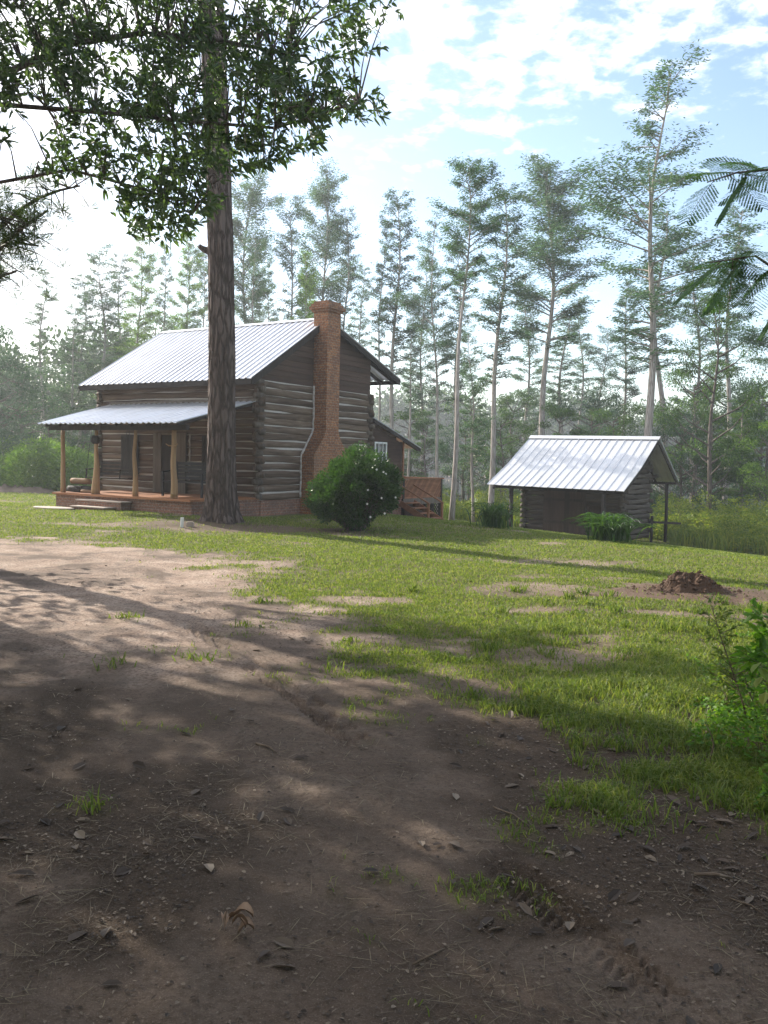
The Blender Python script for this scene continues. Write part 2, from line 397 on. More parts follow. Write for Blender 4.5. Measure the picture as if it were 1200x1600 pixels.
# ------------------------------------------------------------------ ground sheet
ang = np.concatenate([np.linspace(-45, 45, 721), np.linspace(46, 314, 135)]); ang = np.radians(90-ang)
rad = np.concatenate([[.3, .8, 1.4], np.geomspace(2.0, 60, 430), np.geomspace(62, 700, 60)])
A_, R_ = np.meshgrid(ang, rad); X = R_*np.cos(A_); Y = R_*np.sin(A_); Z = terr(X, Y, True)
na, nr = len(ang), len(rad)
idx = np.arange(na*nr).reshape(nr, na)
F = np.stack([idx[:-1, :], idx[1:, :], np.roll(idx, -1, 1)[1:, :], np.roll(idx, -1, 1)[:-1, :]], -1).reshape(-1, 4)
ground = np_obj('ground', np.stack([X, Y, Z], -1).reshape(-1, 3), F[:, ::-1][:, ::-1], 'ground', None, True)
tag(ground, kind='structure')
g = grassy(X, Y).ravel()
rr = np.hypot((X-MOUND.x)/1.5, (Y-MOUND.y+.15)/.75); red = .8*sst(1.25, .35, rr+(fbm(X*2, Y*2, 3, 3)-.5)*1.4).ravel()
r2 = np.hypot((X+3.2)/3.6, (Y-19.8)/1.5); duff = sst(1.25, .4, r2+(fbm(X, Y, 3, 4)-.5)*.8).ravel()
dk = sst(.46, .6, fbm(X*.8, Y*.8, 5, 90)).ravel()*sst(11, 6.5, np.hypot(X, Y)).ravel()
near_shade = sst(8.5, 5.5, np.hypot(X, Y)+(fbm(X*1.1, Y*1.1, 3, 33)-.5)*3).ravel(); ins = sst(.2, 1.8, (X-np.interp(Y, [p[1] for p in BX][::-1], [p[0] for p in BX][::-1]))/(.25+.055*np.maximum(Y, 0))).ravel(); dk = np.maximum(np.maximum(.78*near_shade, .35*ins)+.42*dk, np.maximum(duff*.85, track(X, Y).ravel()*.55)); red = np.maximum(red, duff*.25)  # close sand coloured darker in place of tree shade; rest is thatch, duff, tracks
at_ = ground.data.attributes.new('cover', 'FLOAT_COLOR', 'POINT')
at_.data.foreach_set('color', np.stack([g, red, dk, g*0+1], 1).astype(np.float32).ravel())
wt = MB(); wt.add([(-60, 30, -1.52), (260, 30, -1.52), (260, 200, -1.52), (-60, 200, -1.52)], [(0, 1, 2, 3)])
tag(wt.build('lake_water', 'water'), kind='structure')

# ------------------------------------------------------------------ lawn
def scatter(n, r0, r1, a0=-38, a1=38, power=0.0, r=rng):
    u = r.random(n); rad = r0*(r1/r0)**u; a = np.radians(90-(a0+(a1-a0)*r.random(n)))
    return rad*np.cos(a), rad*np.sin(a), rad
x, y, rr = scatter(950000, 2.2, 50)
gg = grassy(x, y); keep = (rng.random(len(x)) < gg**1.4*(.55+.45*sst(.35, .6, fbm(x*4, y*4, 2, 70))))
lx, ly = house_local(x, y); keep &= ~((lx > -6.6) & (lx < .6) & (ly > -2.6) & (ly < 9))
x, y, rr = x[keep], y[keep], rr[keep]
tall = sst(.45, .65, fbm(x*.8, y*.8, 3, 55))*sst(-.2, 1.2, x-.4)*sst(9.5, 7.5, y)
h = (.022+.03*rng.random(len(x)))*(1+1.5*tall)*(1+rr*.010)
V, F = blades(x, y, terr(x, y)-.004, h, .0028+.00075*rr, .25+.8*rng.random(len(x)))
tag(np_obj('lawn_grass', V, F, 'grass_blade'), 'short mown lawn grass spread round the cabin', 'grass', kind='stuff')
# loose tufts of longer grass on the sand edge and the right side
tx, ty, tr = scatter(900, 2.6, 11)
gg = grassy(tx, ty); near = (gg > .08) & (rng.random(900) < .22+.5*(tx > 1.0)); tx, ty = tx[near], ty[near]
bx = []; 
for cx, cy in zip(tx, ty):
    k = rng.integers(14, 46); sp = .03+.07*rng.random(); bx.append(np.stack([cx+rng.normal(size=k)*sp, cy+rng.normal(size=k)*sp, np.full(k, .05+.09*rng.random())], 1))
bx = np.concatenate(bx)
V, F = blades(bx[:, 0], bx[:, 1], terr(bx[:, 0], bx[:, 1])-.004, bx[:, 2]*(.6+.7*rng.random(len(bx))), .004+.001*bx[:, 1], .3+.8*rng.random(len(bx)))
tag(np_obj('tall_grass', V, F, 'grass_tall'), 'loose tufts of longer grass along the edge of the bare sand', 'grass', kind='stuff')
# dry litter: leaves, bits of bark, needles
x, y, rr = scatter(90000, 2.1, 14, -36, 36)
k = rng.random(len(x)) < (.14+.6*sst(.5, .62, fbm(x*.8, y*.8, 5, 90))+.35*sst(.5, 2.2, x))*.75; x, y, rr = x[k], y[k], rr[k]; n = len(x)
a = rng.random(n)*2*math.pi; D = np.stack([np.cos(a), np.sin(a), rng.normal(size=n)*.12], 1)
big = rng.random(n) < .016; L = np.where(big, .05+.045*rng.random(n), .006+.016*rng.random(n)); W = np.where(big, L*(.3+.2*rng.random(n)), L*(.25+.5*rng.random(n)))
U = np.stack([rng.normal(size=n)*.25, rng.normal(size=n)*.25, np.ones(n)], 1)
V, F = leaves(np.stack([x, y, terr(x, y, True)+.006], 1), D, L, W, .25, -.05, None, U)
tag(np_obj('leaf_litter', V, F, 'dry_litter'), 'scattered dry leaves and bark bits over the bare sand', 'leaf litter', kind='stuff')
x, y, rr = scatter(42000, 2.1, 12, -36, 36); k = rng.random(len(x)) < sst(.42, .66, fbm(x*1.5, y*1.5, 4, 35))**1.3*.6; x, y, rr = x[k], y[k], rr[k]; n = len(x); a = rng.random(n)*2*math.pi
L = .03+.13*rng.random(n)**2.5; D = np.stack([np.cos(a), np.sin(a), rng.normal(size=n)*.05], 1)
V, F = leaves(np.stack([x, y, terr(x, y, True)+.007], 1), D, L, .0012+.00045*rr, .1, 0, None, np.stack([a*0, a*0, a*0+1], 1))
tag(np_obj('pine_straw', V, F, 'dry_grass'), 'thin dry pine needles and straw strewn over the ground', 'pine straw', kind='stuff')

# ------------------------------------------------------------------ the cabin
H = empty('log_cabin', (HX, HY, 0), HA, label='two storey log cabin with tin roof, front porch and brick chimney', cat='cabin')
LW, DW = 6.5, 5.6                                  # length of the front, depth of the gable side
def log_wall(mb, axis, a, b, off, z0, z1, out, lh=.205, rad=.095, protr=True, par=0, top=None, gap=.0):
    """horizontal hewn logs between a and b on the wall plane at off; out=+-1 is the outward side"""
    n = max(1, int(round((z1-z0)/lh))); lh = (z1-z0)/n
    for i in range(n):
        zc = z0+lh*(i+.5); aa, bb = a, b
        if protr: e = .13+.09*random.random() if (i+par) % 2 else -.04; aa -= e; bb += e
        segs = 16; ph = random.random()*9; rr = []; P = []
        hgt = lh*(.43+.05*random.random())
        sag = (random.random()-.5)*.035
        V = []; nn = 10
        for k in range(segs+1):
            t = k/segs; s_ = aa+(bb-aa)*t
            zz = zc+sag*math.sin(t*math.pi)+.012*math.sin(t*7+ph)+.006*math.sin(t*23+ph*2)
            hh = hgt*(1+.10*math.sin(t*9+ph*3)+.06*(random.random()-.5)); dd = rad*(1+.12*math.sin(t*5+ph))
            for q in range(nn):
                th = 2*math.pi*q/nn; c, s2 = math.cos(th), math.sin(th)
                c = math.copysign(abs(c)**.6, c); s2 = math.copysign(abs(s2)**.75, s2)
                o = off+out*dd*.55*c+(random.random()-.5)*.008; w = zz+hh*s2+(random.random()-.5)*.006
                V.append((s_, o, w) if axis == 0 else (o, s_, w))
        F = [(i_*nn+q, i_*nn+(q+1) % nn, (i_+1)*nn+(q+1) % nn, (i_+1)*nn+q) for i_ in range(segs) for q in range(nn)]
        F += [tuple(range(nn)), tuple(segs*nn+q for q in range(nn))]
        mb.add(V, F, 0, True)
# foundation
f = MB(); V, F = prism([(-LW, -.7), (0, -.7), (0, .44), (-LW, .44)], 1, -.03, .09); f.add(V, F)
f.box((-.12, .09, -.7), (.03, DW, .44)); f.box((-LW-.03, .09, -.7), (-LW+.12, DW, .44)); f.build('foundation', 'brick_base', H)
# walls of logs over a chinking core
w = MB(); log_wall(w, 0, -LW, 0, 0, .45, 3.95, -1, par=0); w.box((-LW+.02, -.012, .45), (-.03, .05, 3.95), 1)
w.build('front_wall', ['log_front', 'chink'], H)
w = MB(); log_wall(w, 1, 0, DW, 0, .45, 3.82, 1, par=1); w.box((-.05, .055, .45), (.022, DW-.03, 3.82), 1)
w.build('gable_wall', ['log_y', 'chink'], H)
w = MB(); log_wall(w, 1, 0, DW, -LW, .45, 3.82, -1, lh=.24, par=1); w.box((-LW-.012, .055, .45), (-LW+.05, DW-.03, 3.82), 1)
w.build('far_wall', ['log_y', 'chink'], H)
w = MB(); log_wall(w, 0, -LW, 0, DW, .45, 3.82, 1, lh=.24, par=0); w.box((-LW+.02, DW-.05, .45), (-.055, DW+.012, 3.82), 1)
w.build('rear_wall', ['log_x', 'chink'], H)
# gable siding: overlapping boards up to the roof
RY, RZ, FE, FZ, BE, BZ = 2.95, 5.93, -.55, 3.80, 7.25, 4.46   # ridge, front eave, back eave (y,z)
def roof_z(y): return FZ+(RZ-FZ)*(y-FE)/(RY-FE) if y < RY else RZ+(BZ-RZ)*(y-RY)/(BE-RY)
def y_span(z):
    return max(.0, FE+(z-FZ)/(RZ-FZ)*(RY-FE)), min(DW, RY+(RZ-z)/(RZ-BZ)*(BE-RY))
for nm, xx, o in (('gable_siding', 0, 1), ('far_gable_siding', -LW, -1)):
    w = MB(); z = 3.83
    while z < RZ-.12:
        y0, y1 = y_span(z+.19); 
        if y1-y0 > .15:
            w.add([(xx+o*.035, y0, z), (xx+o*.035, y1, z), (xx+o*.008, y1, z+.175), (xx+o*.008, y0, z+.175), (xx, y0, z), (xx, y1, z), (xx-o*.02, y1, z+.175), (xx-o*.02, y0, z+.175)],
                  [(0, 1, 2, 3), (4, 7, 6, 5), (0, 4, 5, 1), (3, 2, 6, 7), (0, 3, 7, 4), (1, 5, 6, 2)])
        z += .165
    w.add(*prism([(0, 3.82), (DW, 3.82), (DW, roof_z(DW)-.14), (RY, RZ-.14), (0, roof_z(0)-.14)], 0, xx-o*.05, xx-o*.03))
    w.build(nm, 'siding_y', H)
# corner log ends, light broken notches
for cx, cy in ((0, 0), (0, DW), (-LW, 0)):
    w = MB()
    for i in range(17):
        z = .56+i*.2; a_ = .15+.05*random.random()
        if i % 2: w.tube([(cx+(-a_ if cx < 0 else a_-.25), cy, z), (cx+(-.0 if cx < 0 else a_), cy, z)], [.09, .085], 8, 0, True, .15, True, .7)
        else: w.tube([(cx, cy-a_, z), (cx, cy+a_-.05, z)], [.085, .09], 8, 0, True, .15, True, .7)
    w.build('corner_notch', 'log_end', H)
# ribbed tin sheets
def ribbed(mb, P00, P10, P11, P01, pitch=.23, rib=.03, rw=.045, mi=0, sag=0.0, thick=.012, rows=6):
    """P00-P10 eave left to right, P01-P11 ridge left to right; ribs run up the slope"""
    P00, P10, P11, P01 = map(Vector, (P00, P10, P11, P01)); L = (P10-P00).length; n = int(L/pitch)
    nrm = (P10-P00).cross(P01-P00).normalized()
    prof = []
    for i in range(n+1):
        s = i/n; 
        for ds, hh in ((-rw, 0), (-rw*.4, 1), (rw*.4, 1), (rw, 0)):
            q = s+ds/L
            if 0 <= q <= 1: prof.append((q, hh*rib))
    V = []; m_ = len(prof)
    for j in range(rows+1):
        t = j/rows; a = P00.lerp(P01, t); b = P10.lerp(P11, t); sg = -sag*math.sin(t*math.pi)
        for q, hh in prof: V.append(a.lerp(b, q)+nrm*(hh+sg+.004*math.sin(q*41+t*3)))
    nv = len(V); V += [p-nrm*thick for p in V]
    F = [(j*m_+i, j*m_+i+1, (j+1)*m_+i+1, (j+1)*m_+i) for j in range(rows) for i in range(m_-1)]
    F += [tuple(k+nv for k in f[::-1]) for f in F]
    F += [(i, i+nv, i+1+nv, i+1) for i in range(m_-1)]+[(rows*m_+i, rows*m_+i+1, rows*m_+i+1+nv, rows*m_+i+nv) for i in range(m_-1)]
    F += [(j*m_, (j+1)*m_, (j+1)*m_+nv, j*m_+nv) for j in range(rows)]+[(j*m_+m_-1, j*m_+m_-1+nv, (j+1)*m_+m_-1+nv, (j+1)*m_+m_-1) for j in range(rows)]
    mb.add(V, F, mi)
XL, XR = -6.95, .22
rf = MB(); ribbed(rf, (XL, FE, FZ), (XR, FE, FZ), (XR, RY, RZ), (XL, RY, RZ))
ribbed(rf, (XR, BE, BZ), (XL, BE, BZ), (XL, RY, RZ), (XR, RY, RZ))
roof = rf.build('roof', 'tin', H)
c = MB()
for s_, (ey, ez) in ((1, (FE, FZ)), (-1, (BE, BZ))):
    d = Vector((0, ey-RY, ez-RZ)).normalized()*.16
    c.add([(XL, RY, RZ+.045), (XR+.02, RY, RZ+.045), (XR+.02, RY+d.y, RZ+.045+d.z), (XL, RY+d.y, RZ+.045+d.z)], [(0, 1, 2, 3)])
c.build('ridge_cap', 'tin', roof)
fb = MB()
for xx in (XR-.03, XL+.01):                         # barge boards
    fb.bar((xx, FE+.02, FZ-.10), (xx, RY, RZ-.11), .03, .17); fb.bar((xx, RY, RZ-.11), (xx, BE-.02, BZ-.10), .03, .17)
fb.box((XL+.03, FE+.02, FZ-.16), (XR-.05, FE+.05, FZ-.02))
fb.box((XL+.03, BE-.05, BZ-.16), (XR-.05, BE-.02, BZ-.02)); fb.build('fascia', 'dark_board', roof)
fb = MB(); n = 14
for i in range(n):
    xx = XL+.25+(XR-XL-.5)*i/(n-1)
    fb.bar((xx, FE+.06, FZ-.09), (xx, RY-.02, RZ-.12), .05, .11); fb.bar((xx, BE-.06, BZ-.09), (xx, RY+.02, RZ-.12), .05, .11)
fb.build('rafter', 'dark_board', roof)
# chimney
prof = [(1.90, -.5), (1.90, 1.75), (2.02, 1.95), (2.2, 2.15), (2.38, 2.36), (2.47, 2.5), (2.47, 6.06), (3.12, 6.06), (3.12, 2.5), (3.22, 2.36), (3.38, 2.15), (3.56, 1.95), (3.66, 1.75), (3.66, -.5)]
c = MB()
for (y0, y1, z0, z1) in ((1.90, 3.66, -.5, 1.79), (2.47, 3.12, 2.50, 6.06)): c.box((.0, y0, z0), (.52, y1, z1))
st = [(1.79, 1.97, 3.60), (1.87, 2.03, 3.54), (1.95, 2.10, 3.47), (2.03, 2.17, 3.40), (2.11, 2.24, 3.34), (2.19, 2.31, 3.28), (2.27, 2.37, 3.22), (2.35, 2.42, 3.17), (2.43, 2.45, 3.14)]
for z, y0, y1 in st: c.box((.0, y0, z), (.515, y1, z+(.08 if z < 2.42 else .07)))
ch = c.build('chimney', 'brick', H)
c = MB(); c.box((-.06, 2.42, 6.06), (.57, 3.17, 6.135)); c.box((-.11, 2.37, 6.135), (.62, 3.22, 6.215)); c.box((-.07, 2.41, 6.215), (.58, 3.18, 6.295)); c.box((-.02, 2.47, 6.295), (.53, 3.12, 6.37))
c.build('chimney_cap', 'brick', ch)
c = MB(); pv = None
for k in range(22):
    z = .5+k*(3.85-.5)/21; y = np.interp(z, [0, 1.75, 2.5, 6], [1.90, 1.90, 2.47, 2.47])-.012; p = (.055+.01*random.random(), y-.03*random.random(), z)
    if pv: c.tube([pv, p], .026+.01*random.random(), 6, 0, True, .3)
    pv = p
c.build('mortar_seam', 'chink', ch)
# porch
pf = MB(); pf.box((-5.33, -2.60, -.5), (.03, -2.45, .47)); pf.box((-5.33, -2.45, -.5), (-5.18, -.03, .47)); pf.box((-.12, -2.45, -.5), (.03, -.03, .47))
pf.build('porch_base', 'brick_base', H)
pf = MB()
for i in range(18):
    y0 = -2.68+i*.1487; pf.box((-5.40, y0, .474), (.07, y0+.142, .535+.002*(i % 3)))
pf.build('porch_floor', 'porch_deck', H)
pr = MB(); ribbed(pr, (-5.5, -3.1, 2.46), (.03, -3.1, 2.46), (.03, -.1, 3.2), (-6.0, -.1, 3.2), .2, .03, .06)
prf = pr.build('porch_roof', 'tin_dull', H)
pr = MB(); pr.box((-5.42, -2.78, 2.30), (.0, -2.66, 2.44)); pr.box((-5.9, -.2, 3.06), (.0, -.11, 3.16))
for i in range(10):
    xx = -5.25+i*.575; pr.bar((xx, -3.02, 2.43), (xx, -.2, 3.13), .045, .09)
pr.build('porch_beam', 'dark_board', prf)
fl = MB(); fl.box((-6.0, -.135, 3.2), (.05, -.09, 3.28)); fl.build('flashing', 'grey_board', prf)
def post(x, y, r0, r1, lean, stubs=()):
    P = []; rr = []
    for k in range(12):
        t = k/11; z = .535+t*1.77; P.append((x+lean*math.sin(t*2.6)+.012*math.sin(t*11+x), y+.01*math.sin(t*7), z))
        rr.append(r1+(r0-r1)*(1-t)**1.7)
    m = MB(); m.tube(P, rr, 12, 0, True, .06); o = m.build('post', 'cedar_post', H)
    for (z, dx, L) in stubs:
        s_ = MB(); s_.tube([(x, y-.02, z), (x+dx*L*.6, y-.1, z+.0), (x+dx*L, y-.13, z+.05)], [.022, .018, .012], 6); s_.build('branch_stub', 'cedar_post', o)
    return o
post(-5.1, -2.55, .075, .055, .02)
p2 = post(-3.7, -2.55, .125, .045, .05)
b = MB(); b.tube([(-3.70, -2.56, 1.93), (-3.70, -2.56, 1.99), (-3.69, -2.56, 2.09), (-3.69, -2.56, 2.16)], [.09, .125, .12, .08], 9, 0, True, .25); b.build('burl', 'dark_board', p2)
post(-2.08, -2.55, .085, .045, -.04, ((1.95, 1, .15),))
post(-.64, -2.55, .10, .062, -.025, ((1.9, 1, .24), (1.9, -1, .18)))
# steps
s_ = MB(); s_.box((-3.95, -2.95, -.2), (-2.2, -2.61, .36)); s_.box((-3.75, -3.28, -.2), (-2.45, -2.95, .21))
st_ = s_.build('steps', 'brick_base', H)
t_ = MB(); t_.box((-4.0, -2.98, .362), (-2.15, -2.61, .395)); t_.box((-3.8, -3.33, .212), (-2.4, -2.952, .24)); t_.build('tread', 'stone', st_)
# door and windows of the front
d = MB(); d.box((-3.66, -.125, .55), (-3.05, -.085, 2.27)); door = d.build('door', 'dark_board', H)
k = MB(); k.tube([(-3.12, -.125, 1.35), (-3.12, -.17, 1.35)], .025, 8); k.build('handle', 'iron', door)
d = MB(); d.box((-4.02, -.155, .54), (-3.68, -.10, 2.33)); d.box((-3.03, -.155, .54), (-2.66, -.10, 2.33)); d.box((-3.68, -.15, 2.275), (-3.03, -.10, 2.33))
for xx in (-3.85, -2.85): d.box((xx, -.165, .54), (xx+.012, -.156, 2.33))
d.build('door_casing', 'grey_board', H)
for x0, x1, z0, z1 in ((-5.47, -4.72, 1.1, 2.27), (-2.03, -1.3, 1.1, 2.25)):
    wn = MB(); wn.box((x0, -.13, z0), (x0+.07, -.085, z1)); wn.box((x1-.07, -.13, z0), (x1, -.085, z1)); wn.box((x0+.07, -.13, z1-.07), (x1-.07, -.085, z1)); wn.box((x0-.03, -.15, z0-.05), (x1+.03, -.085, z0))
    wf = wn.build('window', 'dark_board', H)
    sh = MB()
    for i in range(4):
        a_ = x0+.072+(x1-x0-.144)*i/4; sh.box((a_, -.118, z0+.002), (a_+(x1-x0-.144)/4-.008, -.09, z1-.072))
    sh.box((x0+.09, -.13, z0+.15), (x1-.09, -.118, z0+.21)); sh.box((x0+.09, -.13, z1-.3), (x1-.09, -.118, z1-.24)); sh.build('shutter', 'dark_board', wf)
c = MB(); c.tube([(-2.56+.03*random.random(), -.10, .9+i*.1) for i in range(15)], [.012+.02*random.random() for i in range(15)], 6, 0, True, .4)
c.build('chinking', 'chink', H)
# rear lean-to
L0, L1 = 5.75, 7.85
w = MB(); z = .45
while z < 2.95:
    e = min(L1, L0+(3.0-z-.19)/(.93)*3.2)
    if e > L0+.1:
        w.add([(-.02, L0, z), (-.02, e, z), (-.05, e, z+.18), (-.05, L0, z+.18), (-.06, L0, z), (-.06, e, z), (-.09, e, z+.18), (-.09, L0, z+.18)], [(0, 1, 2, 3), (4, 7, 6, 5), (0, 4, 5, 1), (3, 2, 6, 7), (0, 3, 7, 4), (1, 5, 6, 2)])
    z += .17
w.add(*prism([(L0, .3), (L1, .3), (L1, 2.3), (L0, 2.9)], 0, -.14, -.1)); w.add(*prism([(-4.5, .3), (-.15, .3), (-.15, 2.3), (-4.5, 2.3)], 1, L1-.06, L1))
w.build('extension_wall', 'siding_y', H)
w = MB(); w.box((-.09, L1, .3), (.0, L1+.09, 2.32)); w.build('corner_board', 'deck_wood', H)
w = MB(); w.box((-4.5, L0, -.7), (-.02, L1, .44)); w.build('extension_base', 'brick_base', H)
pr = MB(); ribbed(pr, (.12, 8.95, 2.13), (-4.7, 8.95, 2.13), (-4.7, 5.68, 3.07), (.12, 5.68, 3.07)); er = pr.build('extension_roof', 'tin_dull', H)
pr = MB(); pr.bar((.09, 8.93, 2.06), (.09, 5.7, 2.99), .03, .12)
for i in range(7): pr.bar((.0-i*.7, 8.9, 2.07), (.0-i*.7, L1, 2.37), .05, .09)
pr.build('fascia', 'dark_board', er)
wy0, wy1, wz0, wz1 = 5.98, 6.75, 1.55, 2.28
wn = MB()
for y0, y1, z0, z1 in ((wy0, wy0+.05, wz0, wz1), (wy1-.05, wy1, wz0, wz1), (wy0+.05, wy1-.05, wz1-.05, wz1), (wy0+.05, wy1-.05, wz0, wz0+.05)): wn.box((-.03, y0, z0), (.015, y1, z1))
for i in (1, 2): yy = wy0+(wy1-wy0)*i/3; wn.box((-.02, yy-.012, wz0+.05), (.005, yy+.012, wz1-.05))
wn.box((-.022, wy0+.05, (wz0+wz1)/2-.012), (.007, wy1-.05, (wz0+wz1)/2+.012))
wo = wn.build('window', 'white_paint', H)
m = NT('window_glass'); M['window_glass'] = m.pbr((.05, .07, .06), .05, 0, None, .8)
gl = MB(); gl.box((-.03, wy0+.051, wz0+.051), (-.024, wy1-.051, wz1-.051)); gl.build('pane', 'window_glass', wo)

# ------------------------------------------------------------------ things on the porch
def hl(x, y, z): return H.matrix_world @ Vector((x, y, z)) if False else Vector((HX+x*hc-y*hs, HY+x*hs+y*hc, z))
sw = empty('porch_swing', hl(-4.55, -1.35, .95), HA, label='dark slatted porch swing hanging by chains at the left end of the porch', cat='porch swing')
m = MB()
for i in range(5): m.box((-.72, -.25+i*.1, 0), (.72, -.17+i*.1, .025))
m.build('seat', 'dark_board', sw)
m = MB()
for i in range(4): m.box((-.72, .26+i*.02, .09+i*.105), (.72, .28+i*.02, .17+i*.105))
m.box((-.72, .28, .0), (-.67, .31, .5)); m.box((.67, .28, .0), (.72, .31, .5)); m.build('backrest', 'dark_board', sw)
for sx in (-1, 1):
    m = MB(); m.bar((sx*.73, -.28, .25), (sx*.73, .3, .27), .06, .03); m.bar((sx*.73, -.25, -.02), (sx*.73, -.22, .24), .03, .03); m.build('armrest', 'dark_board', sw)
    for yy in (-.25, .28):
        m = MB(); m.tube([(sx*.74, yy, .02), (sx*.78, .02, 1.62)], .008, 5); m.build('chain', 'iron', sw)
bn = empty('porch_bench', hl(-1.15, -1.5, .54), HA, label='black high-backed bench standing on the porch beside the big pine trunk', cat='bench')
m = MB(); m.box((-.75, -.3, .38), (.75, .25, .43)); m.build('seat', 'iron', bn)
m = MB()
for i in range(5): m.box((-.75, .24, .46+i*.1), (.75, .27, .54+i*.1))
m.build('backrest', 'iron', bn)
for sx in (-1, 1):
    m = MB(); m.bar((sx*.76, -.3, .66), (sx*.76, .26, .72), .06, .04); m.build('armrest', 'iron', bn)
    for yy in (-.27, .24):
        m = MB(); m.bar((sx*.73, yy, 0), (sx*.73, yy, .66 if yy < 0 else .95), .05, .05, 0, (0, 1, 0)); m.build('leg', 'iron', bn)
# split logs stacked by the left post: each log is a thing
labs = ['long split firewood log lying on top of the porch pile', 'dark round firewood log under the top log, nearest the left post', 'dark round firewood log low in the middle of the porch pile', 'dark round firewood log at the right foot of the porch pile', 'pale short split stick leaning out at the right end of the firewood pile']
for i, (x, y, z, r, L, rz, tl) in enumerate(((-4.75, -2.2, .86, .085, .7, .1, 0), (-4.95, -2.25, .63, .09, .55, .0, 0), (-4.72, -2.15, .63, .095, .6, .1, 0), (-4.5, -2.2, .62, .08, .5, -.1, 0), (-4.25, -2.35, .585, .045, .45, .3, 0))):
    m = MB(); P = [(-L/2, 0, 0), (-L/4, .006, .004), (L/4, -.006, 0), (L/2, 0, 0)]; m.tube(P, [r*.97, r, r*1.02, r*.96], 9, 0, True, .14)
    o = m.build('firewood_log', 'fire_wood' if i in (0, 4) else 'dark_board'); o.location = hl(x, y, z); o.rotation_euler = (0, 0, HA+rz)
    tag(o, labs[i], 'firewood', 'firewood logs piled on the porch')
# small plant beside the steps
def strap_plant(name, loc, n, h, w, mt, label, cat, spread=.9, seed=1):
    r = np.random.default_rng(seed); V = []; F = []; b = 0; sg = 7
    for i in range(n):
        a = r.random()*2*math.pi; hh = h*(.55+.5*r.random()); ln = spread*h*(.4+.8*r.random()); px, py = r.normal(size=2)*h*.34
        d = np.array([math.cos(a), math.sin(a)]); sd = np.array([-d[1], d[0]])
        for k in range(sg+1):
            t = k/sg; out = ln*t**1.5; z = hh*(math.sin(t*2.15)) if t < 1 else hh*math.sin(2.15); ww = w*(.5+.8*t if t < .4 else .82*(1-t)**.6*1.35)*.5+.0005
            for q in (-1, 0, 1):
                V.append((px+d[0]*out+sd[0]*q*ww, py+d[1]*out+sd[1]*q*ww, z-(.0 if q else w*.25)))
        for k in range(sg):
            for q in (0, 1): F.append((b+k*3+q, b+k*3+q+1, b+k*3+q+4, b+k*3+q+3))
        b += (sg+1)*3
    e = empty(name, loc, 0, label=label, cat=cat)
    np_obj('leaves', np.array(V), np.array(F), mt, e, True)
    return e
p = on_ground(120, 789); strap_plant('garden_plant', p, 16, .34, .035, 'lily_leaf', 'small spindly potted-size plant growing beside the porch steps', 'plant', .5, 5)
# marker stakes in the lawn
p = on_ground(284, 824); m = MB(); m.box((-.035, -.02, -.05), (.035, .02, .22)); o = m.build('marker_stake', 'white_paint'); o.location = p; o.rotation_euler = (0, .05, .3); tag(o, 'short white square stake standing in the lawn left of the pine', 'stake')
p = on_ground(291, 824); m = MB(); m.box((-.08, -.05, -.04), (.08, .05, .10)); m.box((-.055, -.03, .10), (.055, .03, .115)); o = m.build('meter_box', 'stone'); o.location = p+Vector((.06, .1, 0)); tag(o, 'low greyish box set in the lawn just right of the white stake', 'box')
m = MB(); n = 16
V = [(math.cos(t)*.75*(1+.1*math.sin(3*t)), math.sin(t)*.35, 0) for t in np.linspace(0, 2*math.pi, n, endpoint=False)]
m.add(V+[(a, b, .04) for a, b, c in V], [tuple(range(n, 2*n))]+[(i, (i+1) % n, (i+1) % n+n, i+n) for i in range(n)])
p = hl(-4.3, -3.5, 0); o = m.build('stepping_stone', 'stone'); o.location = (p.x, p.y, tz(p.x, p.y)); o.rotation_euler = (0, 0, HA); tag(o, 'flat pale slab lying on the ground in front of the porch steps', 'stone slab')

# ------------------------------------------------------------------ rear deck with lattice
DK = empty('wooden_deck', hl(0, 7.9, 0), HA, label='raised reddish wooden deck with lattice railing and stairs behind the cabin', cat='deck')
DL = 2.95; W0 = -3.0
m = MB()
for i in range(20): m.box((W0, .02+i*DL/20, .30), (.0, DL/20*(i+1), .34))
m.build('floor', 'deck_wood', DK)
m = MB(); m.box((-.05, .0, .08), (.02, DL, .298)); m.box((W0, DL-.05, .08), (-.055, DL, .298)); m.build('beam', 'grey_board', DK)
m = MB(); m.bar((-.01, -.1, 1.04), (-.01, DL+.05, 1.02), .12, .05); m.bar((-.02, DL, 1.02), (W0, DL, 1.02), .12, .05); m.build('top_rail', 'deck_wood', DK)
def lattice(mb, y0, y1, z0, z1, x, sp, w):
    H_ = z1-z0; t = y0-H_
    while t < y1:
        for sgn in (1, -1):
            a = (t, z0) if sgn > 0 else (t, z1); b = (t+H_, z1) if sgn > 0 else (t+H_, z0)
            (ya, za), (yb, zb) = a, b
            if ya < y0: f_ = (y0-ya)/(yb-ya); za += (zb-za)*f_; ya = y0
            if yb > y1: f_ = (y1-ya)/(yb-ya); zb = za+(zb-za)*f_; yb = y1
            if yb-ya > .02: mb.bar((x+sgn*.006, ya, za), (x+sgn*.006, yb, zb), .008, w, 0, (1, 0, 0)) if False else mb.bar((x+sgn*.006, ya, za), (x+sgn*.006, yb, zb), .01, w)
        t += sp
m = MB(); lattice(m, .06, DL-.06, .36, 1.0, .0, .09, .045); m.build('lattice_panel', 'deck_wood', DK)
m = MB(); lattice(m, 1.75, 2.2, -.5, .07, .0, .15, .045); lattice(m, 2.3, 2.78, -.5, .07, .0, .15, .045); m.build('lattice_skirt', 'dark_board', DK)
for yy in (.03, 1.66, 2.25, DL-.1):
    m = MB(); m.box((-.09, yy-.05, -.9), (-.0+.02, yy+.06, .08 if yy not in (.03, DL-.1) else 1.0)); m.build('post', 'dark_board', DK)
